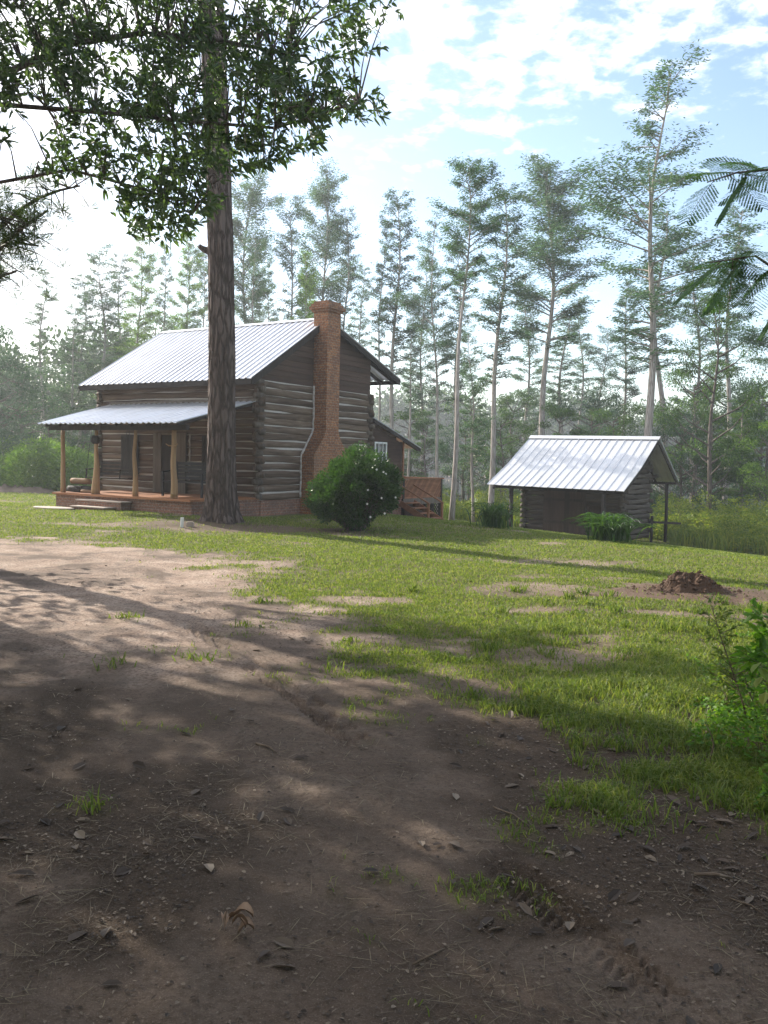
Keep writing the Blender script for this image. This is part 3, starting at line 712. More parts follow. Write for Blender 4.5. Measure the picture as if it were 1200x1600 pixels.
m = MB(); m.box((-.10, .1, -.9), (-.06, 1.6, .07)); m.build('skirt_board', 'siding_y', DK)
m = MB()
for y in (-.25, .75):
    m.bar((.0, y, .80), (1.25, y, .18), .07, .05)
for y in (-.25, .75): m.bar((1.2, y, -.5), (1.2, y, .2), .07, .07, 0, (0, 1, 0))
m.build('handrail', 'deck_wood', DK)
m = MB()
for i in range(4): m.box((.05+i*.3, -.2, .14-i*.17), (.33+i*.3, .7, .175-i*.17))
for y in (-.22, .72): m.bar((.03, y, .16), (1.3, y, -.5), .04, .2)
m.build('stairs', 'deck_wood', DK)

# ------------------------------------------------------------------ the shed
SX, SY, SA = 9.2, 33.0, R(-40.2)
SH = empty('log_shed', (SX, SY, 0), SA, label='small dark log shed with a steep tin roof and wide eaves', cat='shed')
w = MB(); log_wall(w, 0, -4.35, 0, 0, -1.2, 1.75, -1, .2, .10, par=0); w.build('front_wall', 'shed_log_x', SH)
w = MB(); log_wall(w, 1, 0, 2.1, 0, -1.2, 1.75, 1, .2, .10, par=1); w.build('gable_wall', 'shed_log_y', SH)
w = MB(); log_wall(w, 1, 0, 2.1, -4.35, -1.2, 1.75, -1, .2, .10, par=1); w.build('far_wall', 'shed_log_y', SH)
w = MB(); log_wall(w, 0, -4.35, 0, 2.1, -1.2, 1.6, 1, .2, .10, par=0); w.build('rear_wall', 'shed_log_x', SH)
m = MB()
for cx in (0, -4.35):
    m = MB()
    for i in range(13):
        z = -1.1+i*.21; m.tube([(cx-.06, -.22, z), (cx-.06, .12, z)], .088, 8, 0, True, .25, True, .7)
    m.build('corner_notch', 'log_end', SH)
sr = MB(); f0, f1, f2 = (-1.86, .74), (-.5, 1.56), (1.1, 2.76)
ribbed(sr, (-5.07, f0[0], f0[1]+.06), (.82, f0[0], f0[1]), (.82, f1[0], f1[1]), (-5.0, f1[0], f1[1]+.06), .34, .028, .022, rows=3)
ribbed(sr, (-5.0, f1[0], f1[1]+.06), (.82, f1[0], f1[1]), (.82, f2[0], f2[1]), (-4.85, f2[0], f2[1]+.06), .34, .028, .022, rows=3)
ribbed(sr, (.82, 3.2, 1.05), (-5.05, 3.2, 1.1), (-4.85, f2[0], f2[1]+.06), (.82, f2[0], f2[1]), .34, .028, .022, rows=4)
sro = sr.build('roof', 'tin', SH)
m = MB(); 
for dy, dz in ((-.17, -.13), (.17, -.14)):
    m.add([(-4.88, 1.1, 2.88), (.85, 1.1, 2.82), (.85, 1.1+dy, 2.82+dz), (-4.88, 1.1+dy, 2.88+dz)], [(0, 1, 2, 3)])
m.build('ridge_cap', 'tin', sro)
m = MB()
for xx in (.76, -4.8, -3.6, -2.4, -1.2, -.1):
    m.bar((xx, -1.8, .66), (xx, -.5, 1.43), .05, .09); m.bar((xx, -.5, 1.43), (xx, 1.08, 2.60), .05, .09); m.bar((xx, 1.12, 2.60), (xx, 3.12, .98), .05, .09)
m.bar((-4.9, -1.62, .72), (.78, -1.62, .68), .1, .1); m.bar((-4.9, 2.95, 1.02), (.78, 2.95, 1.0), .1, .1); m.build('rafter', 'dark_board', sro)
m = MB(); m2 = MB()
for i in range(9):
    z = 1.75+i*.1; y0 = .02+(z-1.75)*1.36; y1 = 2.12-(z-1.75)*1.28
    if y1-y0 > .1: m.box((-.02, y0, z), (.03+.004*(i % 2), y1, z+.11)); m2.box((-4.37, y0, z), (-4.33, y1, z+.11))
m.box((.0, 2.1, 1.2), (.035, 3.0, 1.34)); m.build('gable_board', 'shed_log_y', SH); m2.build('gable_board', 'shed_log_y', SH)
for x_, y_ in ((-4.06, -1.62), (-.1, -1.62), (.45, 2.9)):
    m = MB(); m.tube([(x_, y_, -1.7), (x_+.01, y_, -.5), (x_-.01, y_, .7 if y_ < 0 else .98)], [.09, .08, .075] if y_ < 0 else .06, 8, 0, True, .1, True, .7); m.build('post', 'dark_board', SH)
m = MB()
for i in range(8):
    a_ = -3.45+i*.235; m.box((a_, -.14, -1.08+.02*(i % 3)), (a_+.228, -.105, .75))
m.box((-3.4, -.165, -.7), (-1.65, -.142, -.6)); m.box((-3.4, -.165, .2), (-1.65, -.142, .3)); m.build('door', 'shed_door', SH)
m = MB(); m.box((-1.45, -.15, -.62), (-.85, -.10, -.57)); m.box((-1.45, -.15, .02), (-.85, -.10, .07)); m.box((-1.5, -.15, -.62), (-1.45, -.10, .07)); m.box((-.85, -.15, -.62), (-.8, -.10, .07)); m.box((-1.45, -.11, -.57), (-.85, -.105, .02))
m.build('window', 'shed_door', SH)
m = MB(); m.bar((.2, 1.9, -.55), (.9, 3.3, -.62), .07, .09); m.bar((.25, 2.0, -1.5), (.25, 2.0, -.3), .08, .08, 0, (0, 1, 0)); m.build('side_rail', 'dark_board', SH)

# ------------------------------------------------------------------ trees
def crown_obj(name, parts, mt, parent): V, F = cat(parts); return np_obj(name, V, F, mt, parent)
def make_cypress(seed, H_=18.0, cb=.45, W=1.6, dens=1.0, shape='cone', leaf='cypress_leaf', up=.5, tr=.14, nb=70):
    r = np.random.default_rng(seed); rd = random.Random(seed)
    e = empty('cypress_tree', (0, 0, 0)); t = MB()
    bend = [(.25*math.sin(k*.7+seed)*k/14, .2*math.cos(k*.6+seed*2)*k/14) for k in range(15)]
    P = [(bend[k][0], bend[k][1], -.6 if k == 0 else H_*k/14) for k in range(15)]
    t.tube(P, [tr*(1.35 if k == 0 else 1.0)*(1-.93*(k/14)**1.2) for k in range(15)], 8)
    def tp(h):
        f = h/H_*14; k = min(int(f), 13); q = f-k; a, b = P[k], P[k+1]
        return np.array([a[0]+(b[0]-a[0])*q, a[1]+(b[1]-a[1])*q, h])
    LP, LD = [], []
    for i in range(nb):
        u = (i+rd.random())/nb; h = H_*(cb+(1-cb)*u*.985); az = rd.random()*6.283
        if shape == 'cone': ww = W*(1-.6*u)**.7*(.45+.55*min(1, u*5))
        elif shape == 'vase': ww = W*(.45+.75*math.sin(min(1, u*1.15)*2.4))*(1 if u < .9 else .8)
        elif shape == 'open': ww = W*(.8+.35*math.sin(u*9+seed))*(1 if u < .9 else .6)
        else: ww = W*(.75-.3*u)*(.5+.5*min(1, u*4))
        L = ww*(.45+.75*rd.random()); el = up*(.75+.8*u)*(.6+.8*rd.random())-.02
        d = np.array([math.cos(az)*math.cos(el), math.sin(az)*math.cos(el), math.sin(el)])
        b = tp(h); sg = 4; pts = [b+d*L*k/sg+np.array([0, 0, -.10*L*(k/sg)**2]) for k in range(sg+1)]
        br = tr*.22*(1-.6*u)+.012
        t.tube([tuple(p) for p in pts], [br*(1-.8*k/sg) for k in range(sg+1)], 4, 0, True, 0, False)
        # side twigs carrying flat sprays
        nt = max(3, int(L*5.0))
        for j in range(nt):
            q = .25+.75*(j+rd.random())/nt; c = b+d*L*q+np.array([0, 0, -.10*L*q*q]); a2 = az+rd.choice((-1, 1))*(.5+.7*rd.random())
            l2 = L*(.22+.3*rd.random())*(1.15-q*.6); d2 = np.array([math.cos(a2), math.sin(a2), el*.5-.12+.45*rd.random()])
            n_ = int((26+l2*85)*dens*(.45+rd.random()))
            s = r.random(n_)**.8; pp = c+d2*l2*s[:, None]+r.normal(size=(n_, 3))*np.array([.15, .15, .085])*(.5+l2)
            LP.append(pp); an = a2+r.normal(size=n_)*1.0; LD.append(np.stack([np.cos(an), np.sin(an), r.normal(size=n_)*.35-.15], 1))
    t.build('trunk', 'cypress_bark' if tr < .25 else 'cypress_bark', e)
    P_ = np.concatenate(LP); D_ = np.concatenate(LD); n_ = len(P_)
    U = r.normal(size=(n_, 3))+np.array([0, 0, .6])
    crown_obj('crown', [cards(P_, D_, .085+.10*r.random(n_), .028+.026*r.random(n_), U, r)], leaf, e)
    return e
def make_broadleaf(seed, H_=10.0, W=3.2, cb=.2, leaf='wood_leaf', ncl=46, per=330, ls=.125, name='broadleaf_tree'):
    r = np.random.default_rng(seed); rd = random.Random(seed); e = empty(name, (0, 0, 0)); t = MB()
    P = [(.25*math.sin(k*.9+seed)*k/8, .2*math.cos(k+seed)*k/8, -.5 if k == 0 else H_*.85*k/8) for k in range(9)]
    t.tube(P, [.16*(H_/10)*(1-.85*k/8)+.01 for k in range(9)], 7)
    LP = []; LD = []
    for i in range(ncl):
        u = rd.random(); h = H_*(cb+(1-cb)*u); az = rd.random()*6.283; rad = W*math.sqrt(max(.03, 1-(abs(u-.42)/.62)**2))*(.35+.65*rd.random()**.6)
        c = np.array([math.cos(az)*rad, math.sin(az)*rad, h]); f = min(7.9, max(.5, (h-rad*.55)/H_/.85*8)); k = int(f); a = P[k]
        base = np.array(a)+(np.array(P[min(k+1, 8)])-np.array(a))*(f-k); mid = base*.45+c*.55+np.array([0, 0, -.08*rad])
        t.tube([tuple(base), tuple(mid), tuple(c)], [.05*H_/10, .03*H_/10, .01], 4, 0, True, 0, False)
        s_ = (.38+.42*rd.random())*H_/10*(W/3.0); n_ = int(per*(.5+rd.random()))
        v = norm(r.normal(size=(n_, 3))); rr = r.random(n_)[:, None]**.45
        pp = c+v*rr*np.array([1.25, 1.25, .62])*s_; LP.append(pp); LD.append(v+r.normal(size=(n_, 3))*.7+np.array([0, 0, -.3]))
    t.build('trunk', 'dark_bark', e); P_ = np.concatenate(LP); D_ = np.concatenate(LD); n_ = len(P_)
    U = np.stack([r.normal(size=n_)*.8, r.normal(size=n_)*.8, np.ones(n_)], 1)
    crown_obj('crown', [cards(P_, D_, ls*(.7+.7*r.random(n_)), ls*.5*(.7+.6*r.random(n_)), U, r)], leaf, e)
    return e
CY = {}
CYP = {'A': dict(seed=1, cb=.50, W=1.9, shape='vase', dens=1.0, up=.75, nb=60), 'B': dict(seed=2, cb=.30, W=1.9, shape='cone', dens=.85, nb=85),
       'C': dict(seed=3, cb=.42, W=1.8, shape='mix', dens=.9, nb=82, leaf='cypress_leaf_dark'), 'D': dict(seed=4, cb=.36, W=2.4, shape='open', dens=.72, nb=62, up=.5),
       'E': dict(seed=5, cb=.52, W=1.6, shape='mix', dens=.9, nb=62), 'F': dict(seed=6, cb=.35, W=2.0, shape='cone', dens=1.1, nb=90, leaf='wood_leaf_light'),
       'G': dict(seed=7, cb=.62, W=1.7, shape='vase', dens=1.1, nb=46, up=.6)}
BL = {}
BLP = {'a': dict(seed=11, H_=10, W=3.4, cb=.16), 'b': dict(seed=12, H_=10, W=2.6, cb=.2, ncl=40), 'c': dict(seed=13, H_=10, W=3.8, cb=.1, leaf='cypress_leaf_dark', ncl=54),
       'd': dict(seed=14, H_=10, W=3.0, cb=.1, leaf='wood_leaf_light', ncl=44), 'e': dict(seed=15, H_=10, W=3.2, cb=.3, ncl=26, per=200)}
def get(store, par, mk, k):
    if k not in store: store[k] = mk(**par[k]); return store[k]
    return copy_tree(store[k])
def place_tree(o, base, Hn, height, cw, wn, lean, label, cat_, group, rz=None):
    o.location = base; sz = height/Hn; sx = cw/wn
    o.scale = (sx, sx, sz)
    rz = random.random()*6.28 if rz is None else rz
    o.rotation_mode = 'QUATERNION'
    o.rotation_quaternion = (Matrix.Rotation(lean, 3, 'Y') @ Matrix.Rotation(rz, 3, 'Z')).to_quaternion()
    tag(o, label, cat_, group)
def cyp(k, bx, Y, tx, ty, cw, label, group, kid=None):
    """bx image column of the trunk at the horizon, Y distance, (tx,ty) tip, cw crown width in pixels"""
    b = ray(bx, HOR)*Y; x = b.x; tip = at(tx, ty, Y); zb = tz(x, Y)
    o = get(CY, CYP, make_cypress, k); h = tip.z-zb
    place_tree(o, (x, Y, zb), 18.0, h, max(.5, cw/FPX*Y/2.9), 1.0, math.atan2(tip.x-x, h), label, 'tree', group)
    return o
GB = 'cypress trees rising behind the cabin'; GL = 'cypress trees left of the cabin'; GR = 'cypress trees right of the cabin'
for a in (
    ('E', 63, 58, 68, 425, 62, 'slim cypress standing alone against white sky at the far left', GL),
    ('B', 108, 50, 118, 478, 52, 'slender cypress just right of the lone far left one, low against the sky', GL),
    ('C', 122, 56, 130, 432, 66, 'dark cypress whose trunk rises above the left tip of the cabin roof eave', GL),
    ('B', 155, 54, 162, 396, 74, 'broad green cypress above the lower left slope of the cabin roof', GL),
    ('C', 188, 60, 190, 400, 60, 'full dark cypress above the middle left slope of the cabin roof', GL),
    ('F', 216, 55, 217, 372, 58, 'light green cypress left of the cabin roof ridge end', GL),
    ('E', 256, 60, 257, 385, 48, 'thin pale stemmed cypress directly above the left end of the roof ridge', GB),
    ('F', 290, 57, 292, 366, 56, 'leafy cypress between roof ridge end and the big pine trunk', GB),
    ('C', 316, 62, 318, 392, 46, 'cypress half hidden just left of the big pine trunk', GB),
    ('A', 378, 60, 388, 292, 84, 'tall cypress just right of the big pine trunk with wide airy top', GB),
    ('B', 396, 52, 397, 372, 60, 'short dense cypress close right of the big pine trunk above the roof', GB),
    ('E', 420, 62, 421, 410, 44, 'short thin cypress between two tall ones above the middle of the roof', GB),
    ('B', 451, 57, 456, 322, 74, 'green cypress above the right half of the cabin roof', GB),
    ('F', 474, 50, 476, 396, 46, 'dense bright narrow cypress just left of the chimney', GB),
    ('A', 505, 63, 508, 288, 78, 'tall cypress rising directly behind the brick chimney', GB),
    ('C', 534, 55, 541, 330, 66, 'dark cypress just right of the chimney top', GB),
    ('E', 589, 58, 600, 345, 50, 'thin dark stemmed cypress above the rear roof slope', GR),
    ('C', 611, 50, 622, 303, 88, 'tall full cypress above the tip of the rear eave', GR),
    ('E', 638, 55, 646, 476, 50, 'short slim cypress between the lean-to roof and the tall ones', GR),
    ('D', 687, 47, 676, 346, 62, 'cypress with trunk standing just left of the pale front one, leaning left', GR),
    ('G', 708, 33.5, 735, 263, 88, 'tall pale trunked cypress standing at the deck corner on the lawn edge', GR),
    ('B', 742, 38, 736, 520, 42, 'thin young cypress just right of the pale trunk by the deck', GR),
    ('C', 768, 42, 790, 292, 104, 'full tall cypress with dark trunk left of the shed roof', GR),
    ('A', 845, 52, 866, 272, 126, 'tall vase shaped cypress with bare stem rising behind the shed ridge left end', GR),
    ('E', 874, 62, 884, 492, 100, 'low airy cypress beyond the middle of the shed ridge', GR),
    ('D', 1010, 39, 1034, 108, 150, 'tallest cypress with pale thick trunk behind the right end of the shed', GR),
    ('E', 1040, 55, 1030, 330, 130, 'shorter cypress whose lower foliage crosses the tallest one on the right', GR),
    ('B', 345+60, 72, 408, 430, 44, 'small distant cypress filling the gap above the roof right of the pine trunk', GB),
    ('C', 480, 70, 484, 440, 50, 'small dark distant cypress low behind the chimney shoulder', GB),
    ('E', 562, 72, 566, 420, 56, 'distant thin cypress between chimney and the rear eave trees', GR),
    ('B', 660, 68, 662, 400, 60, 'distant full cypress between the eave tree and the pale trunked one', GR),
    ('C', 716, 66, 714, 380, 64, 'dark distant cypress half hidden behind the pale trunked one', GR),
    ('B', 822, 70, 826, 430, 66, 'distant cypress in the gap before the vase shaped one', GR),
    ('E', 905, 74, 910, 470, 70, 'faint far cypress right of the vase shaped one', GR),
    ('C', 975, 62, 980, 440, 70, 'dark cypress half hidden left of the tallest one', GR),
    ('B', 1085, 58, 1092, 400, 90, 'airy cypress between the tallest one and the mimosa fronds', GR),
    ('E', 1135, 50, 1150, 330, 110, 'tall airy cypress behind the mimosa fronds at the right', GR),
    ('B', 935, 66, 945, 520, 60, 'small distant cypress between shed ridge and the tallest cypress', GR),
    ('F', 1161, 44, 1162, 628, 82, 'young light green cypress with white stem at the right among marsh weeds', GR),
    ('D', 1268, 36, 1262, 400, 120, 'large cypress at the right edge of the picture, partly cut off', GR),
): cyp(*a)
def blt(k, bx, Y, ty, cw, label, group, cat_='tree'):
    b = ray(bx, HOR)*Y; zb = tz(b.x, Y); tip = at(bx, ty, Y); o = get(BL, BLP, make_broadleaf, k)
    place_tree(o, (b.x, Y, zb), 10.0, tip.z-zb, cw/FPX*Y/6.2, 1.0, 0, label, cat_, group)
GM = 'leafy trees at the edge of the wood'
for a in (
    ('c', -40, 46, 480, 190, 'big dark leafy tree cut off by the left edge above the bushes', GM),
    ('c', 35, 52, 548, 150, 'rounded dark tree mass left of the porch, under the lone cypress', GM),
    ('a', 110, 60, 600, 130, 'leafy tree behind the left end of the porch roof', GM),
    ('b', 160, 56, 570, 120, 'leafy tree behind the cabin left corner', GM),
    ('c', 75, 43, 640, 120, 'low dark tree filling the gap left of the porch posts', GM),
    ('a', 130, 45, 655, 110, 'low green tree seen between the porch posts', GM),
    ('a', 240, 70, 480, 130, 'leafy tree showing over the left part of the roof ridge', GM),
    ('b', 640, 62, 640, 120, 'leafy tree above the lean-to roof', GM),
    ('e', 735, 70, 590, 130, 'airy tree between the pale trunk and the dark cypress', GM),
    ('b', 800, 66, 610, 110, 'leafy tree over the left end of the shed roof', GM),
    ('c', 925, 60, 605, 150, 'dark leafy tree over the shed ridge', GM),
    ('a', 1085, 50, 560, 150, 'leafy tree just right of the tallest cypress', GM),
    ('e', 1110, 40, 462, 170, 'open crooked tree with bare curved limb at the upper right', GM),
    ('c', 1185, 56, 560, 150, 'dark tree behind the young light cypress at the right', GM),
    ('d', 1235, 38, 620, 150, 'bright leafy tree cut off by the right edge', GM),
    ('b', 1040, 52, 640, 110, 'leafy tree behind the right eave of the shed', GM),
    ('b', 665, 60, 655, 90, 'low leafy tree beyond the deck railing', GM),
    ('c', 725, 55, 650, 110, 'low dark tree between the pale trunk and the dark one', GM),
    ('a', 785, 51, 640, 110, 'low leafy tree just left of the shed roof', GM),
    ('b', 870, 48, 632, 110, 'leafy tree rising over the middle of the shed ridge', GM),
    ('a', 960, 45, 628, 120, 'leafy tree over the right third of the shed ridge', GM),
    ('c', 1065, 44, 650, 100, 'low dark tree right of the shed gable', GM),
    ('b', 1110, 43, 640, 100, 'low leafy tree left of the young light cypress', GM),
    ('a', 1200, 42, 600, 120, 'leafy tree at the right edge behind the marsh weeds', GM),
    ('c', 1130, 62, 600, 130, 'dark tree in the gap left of the young light cypress', GM),
): blt(*a)
# trees outside the frame closing off both sides, then added ones shading the foreground
for i, (x, Y, k) in enumerate(((-38, 42, 'c'), (-34, 55, 'a'), (-46, 30, 'b'), (34, 36, 'c'), (42, 48, 'a'), (36, 24, 'd'), (-9, -5, 'c'), (-2, -9, 'a'), (6, -6, 'c'), (12, 1, 'a'), (-14, 2, 'c'), (1, -15, 'c'), (-12.8, 9.2, 'c'), (-10.5, 4.5, 'a'))):
    o = get(BL, BLP, make_broadleaf, k); place_tree(o, (x, Y, tz(x, Y)), 10, 12+i % 3, 2.0 if i < 6 else 1.9, 1, 0, 'unseen leafy tree standing outside the picture', 'tree', 'trees beyond both sides of the picture')
# far wood across the lake and behind the left trees: one mass
def far_wood():
    r = np.random.default_rng(99); LP = []; LD = []; T = MB()
    cr = []
    for i in range(230): cr.append((-110+r.random()*330, 172+r.random()*22, 11+8*r.random(), 5.6))
    for i in range(60): cr.append((-75+r.random()*66, 72+r.random()*14, 9+5*r.random(), 3.4))
    sizes = []
    for (x, y, h, w) in cr:
        z0 = tz(x, y); n_ = 1500
        for c_ in range(7):
            c = np.array([x+r.normal()*w*.55, y+r.normal()*w*.4, z0+h*(.1+.82*r.random())]); m_ = n_//7; v = norm(r.normal(size=(m_, 3)))
            LP.append(c+v*(r.random(m_)[:, None]**.5)*np.array([1, 1, .75])*w*.62); LD.append(v+r.normal(size=(m_, 3))*.5); sizes.append(np.full(m_, w*.115))
        T.tube([(x, y, z0-.3), (x, y, z0+h*.8)], [.25, .05], 5)
    P_ = np.concatenate(LP); D_ = np.concatenate(LD); s = np.concatenate(sizes); n_ = len(P_); k = P_[:, 2] > -1.5; P_, D_, s = P_[k], D_[k], s[k]; n_ = len(P_)
    V, F = cards(P_, D_, s*(.8+.9*r.random(n_)), s*.8*(.7+.6*r.random(n_)), None, r)
    b = len(V); tv = np.array(T.v); tf = np.array([f for f in T.f if len(f) == 4]); V = np.concatenate([V, tv]); F = np.concatenate([F, tf+b])
    o = np_obj('far_wood', V, F, 'far_leaf'); tag(o, 'distant dense wood beyond the lake and the left lawn', 'woodland', kind='stuff')
far_wood()

# ------------------------------------------------------------------ undergrowth
def leafy_mass(name, pts, n, ls, mt, label, seed, stem=False):
    """clumps: (x, y, rx, ry, h)"""
    r = np.random.default_rng(seed); PP = []; DD = []
    tot = sum(p[2]*p[3]+.2 for p in pts)
    for (x, y, rx, ry, h) in pts:
        m_ = int(n*(rx*ry+.2)/tot); a = r.random(m_)*6.283; q = r.random(m_)**.5; u = r.random(m_)**.7
        k = np.sqrt(np.clip(1-(u-.1)**2*.9, .05, 1)); X_ = x+np.cos(a)*q*rx*k; Y_ = y+np.sin(a)*q*ry*k
        zz = terr(X_, Y_)+h*u*(.6+.7*fbm(X_*1.5, Y_*1.5, 2, seed)); PP.append(np.stack([X_, Y_, zz], 1))
        DD.append(np.stack([np.cos(a), np.sin(a), .35+r.normal(size=m_)*.6], 1))
    P_ = np.concatenate(PP); D_ = np.concatenate(DD); n_ = len(P_)
    V, F = cards(P_, D_, ls*(.6+.8*r.random(n_)), ls*.42*(.6+.8*r.random(n_)), None, r)
    o = np_obj(name, V, F, mt); return tag(o, label, 'undergrowth', kind='stuff')
rd = random.Random(5); pts = []
for i in range(26):
    p = at(rd.uniform(-70, 128), HOR, rd.uniform(38, 45)); pts.append((p.x, p.y, rd.uniform(.9, 1.7), rd.uniform(.7, 1.2), rd.uniform(1.1, 2.3)))
leafy_mass('roadside_brush', pts, 38000, .16, 'wood_leaf_light', 'bright green brush at the far left edge of the lawn', 3)
pts = []
for i in range(95):
    q_ = (rd.uniform(680, 1330)-600)/FPX; y_ = rd.uniform(28.3, 34)/(.85*q_+.53); pts.append((q_*y_, y_, rd.uniform(.7, 1.5), rd.uniform(.6, 1.1), rd.uniform(.5, 1.9)))
leafy_mass('marsh_weeds', pts, 110000, .10, 'marsh_leaf', 'sunlit yellow green weeds along the lake edge behind the shed', 4)
n = 30000; s_ = rng.uniform(27, 35, n); q_ = rng.uniform(.04, .62, n); y = s_/(.85*q_+.53); x = q_*y; k = (s_ > 27) & (rng.random(n) < sst(.35, .6, fbm(x*.7, y*.7, 3, 6)))
lxs = (x-SX)*math.cos(SA)+(y-SY)*math.sin(SA); lys = -(x-SX)*math.sin(SA)+(y-SY)*math.cos(SA); k &= ~((lxs > -5) & (lxs < 1) & (lys > -2.5) & (lys < 3.6))
x, y = x[k], y[k]; V, F = blades(x, y, terr(x, y), .3+.6*rng.random(len(x)), .03+.02*rng.random(len(x)), .1+.35*rng.random(len(x)))
tag(np_obj('marsh_reeds', V, F, 'marsh_leaf'), 'tall reeds and grasses standing in the marsh before the lake', 'reeds', kind='stuff')
# dark mulch bank far left
m = MB(); n = 40; r_ = random.Random(2); V = []
for i in range(n+1):
    for j in range(7):
        p = at(-90+i*(175/n), HOR, 35.5+j*.7); hh = .30*math.sin(j/6*math.pi)*(.6+.6*r_.random())*math.sin(i/n*math.pi)**.3; V.append((p.x, p.y, tz(p.x, p.y)-.04+hh))
m.add(V, [(i*7+j, i*7+j+1, (i+1)*7+j+1, (i+1)*7+j) for i in range(n) for j in range(6)], 0, True); o = m.build('soil_bank', 'dark_soil'); tag(o, 'low bank of dark bare soil in front of the far left brush', 'soil bank')

# ------------------------------------------------------------------ the big flowering bush
p = on_ground(556, 829); BU = empty('flowering_bush', p, 0, label='big rounded glossy green bush with a few white flowers before the chimney', cat='bush')
r = np.random.default_rng(8); LP = []; LD = []; t = MB(); bw, bh = 1.13, 2.0
sc_ = p.y/19.5
for i in range(270):
    v = norm(r.normal(size=(1, 3)))[0]; v[2] = abs(v[2])*1.0 if r.random() < .66 else -abs(v[2])*.62
    q = .35+.65*r.random()**.5; k = 1+.09*math.sin(v[0]*5+1)+.07*math.sin(v[1]*7+v[2]*6)+.07*math.sin(v[0]*11+v[2]*9)
    c = np.array([v[0]*bw*q*k, v[1]*bw*.95*q*k, .80+v[2]*1.12*q*k+(.12 if v[0] > -.2 else 0)])
    if c[2] < .1: c[2] = .12+.1*r.random()
    if r.random() < .35: t.tube([(c[0]*.12, c[1]*.12, -.05), (c[0]*.55, c[1]*.55, c[2]*.55), tuple(c)], [.028, .016, .006], 5, 0, True, 0, False)
    m_ = 120; w_ = norm(r.normal(size=(m_, 3))); LP.append(c+w_*r.random(m_)[:, None]**.5*.19); LD.append(w_+v*.9+np.array([0, 0, .4]))
BU.scale = (.92, .92, .94); t.build('stem', 'dark_bark', BU); P_ = np.concatenate(LP); D_ = np.concatenate(LD); n_ = len(P_)
V, F = leaves(P_, D_, .055+.03*r.random(n_), .026+.012*r.random(n_), .2, .1, r); np_obj('foliage', V, F, 'bush_leaf', BU)
for (fx, fy) in ((592, 727), (603, 731), (607, 734), (578, 759), (600, 772), (623, 772), (577, 781), (582, 802), (605, 797)):
    q = at(fx, fy, p.y); dx, dz = q.x-p.x, q.z-p.z; rr_ = max(0, 1-(dx/1.2)**2-((dz-.85)/1.25)**2)
    m = MB(); c = Vector((dx, -1.13*math.sqrt(rr_)-.08, dz))
    for k in range(6):
        a = k*math.pi/3; u = Vector((math.cos(a), -.35, math.sin(a))); w_ = Vector((-math.sin(a), 0, math.cos(a)))
        m.add([c, c+u*.022+w_*.013, c+u*.042, c+u*.022-w_*.013], [(0, 1, 2, 3)])
    m.v = [tuple(c+(Vector(p)-c)*.75) for p in m.v]; m.build('flower', 'flower', BU)
# lilies beside the shed
strap_plant('lily_plant', on_ground(952, 846), 170, .62, .05, 'lily_leaf', 'big arching clump of strap leaves at the shed front right corner', 'plant', 1.1, 21)
strap_plant('lily_plant', on_ground(772, 824), 140, .65, .045, 'lily_leaf', 'smaller strap leaved clump by the shed left front post', 'plant', .9, 22)
# mound of red soil
m = MB(); n = 60; V = []; rr = random.Random(3)
MX, MY = MOUND.x, MOUND.y
gx = np.linspace(-1, 1, 71); GX, GY = np.meshgrid(gx, gx); 
hh = np.maximum(.30*np.exp(-((GX+.12)**2/.05+(GY)**2/.09)**1.3), .24*np.exp(-((GX-.12)**2/.06+(GY)**2/.09)**1.2))+.08*np.exp(-((GX-.3)**2/.3+(GY+.1)**2/.2))+.05*np.exp(-((GX+.5)**2/.1+(GY+.1)**2/.1))
nz = fbm(GX*9+30, GY*9+30, 5, 1); hh = hh*(.45+1.0*nz)+(fbm(GX*19+9, GY*19, 4, 2)-.5)*.11*np.clip(hh*8, 0, 1)
wx, wy = MX+GX*.95, MY+.1+GY*.75; hz = terr(wx, wy)+hh*.72-.035
V = np.stack([wx, wy, hz], -1).reshape(-1, 3); ii = np.arange(71*71).reshape(71, 71); F = np.stack([ii[:-1, :-1], ii[:-1, 1:], ii[1:, 1:], ii[1:, :-1]], -1).reshape(-1, 4)
o = np_obj('soil_mound', V, F, 'red_soil', None, False); tag(o, 'small crumbly mound of red brown soil on the lawn', 'soil mound')
r = np.random.default_rng(12); V = []; F = []
for i in range(420):
    gx_, gy_ = r.normal()*.34-.02, r.normal()*.34; X_, Y_ = MX+gx_*.95, MY+.1+gy_*.75
    j, k_ = min(70, max(0, int((gy_+1)*35))), min(70, max(0, int((gx_+1)*35))); z_ = hz[j, k_]; sz = .008+.022*r.random()**2.5*(1+.5*(z_ > .05)); b = len(V)
    V += [(X_+a*sz*r.uniform(.6, 1.3), Y_+c_*sz*r.uniform(.6, 1.3), max(z_, tz(X_, Y_))+sz*.2+d_*sz*r.uniform(.5, 1)) for a, c_, d_ in ((1, 0, 0), (0, 1, 0), (-1, 0, 0), (0, -1, 0), (0, 0, 1), (0, 0, -1))]
    F += [(b, b+1, b+4), (b+1, b+2, b+4), (b+2, b+3, b+4), (b+3, b, b+4), (b+1, b, b+5), (b+2, b+1, b+5), (b+3, b+2, b+5), (b, b+3, b+5)]
tag(np_obj('clods', V, F, 'red_soil', o), kind='stuff')

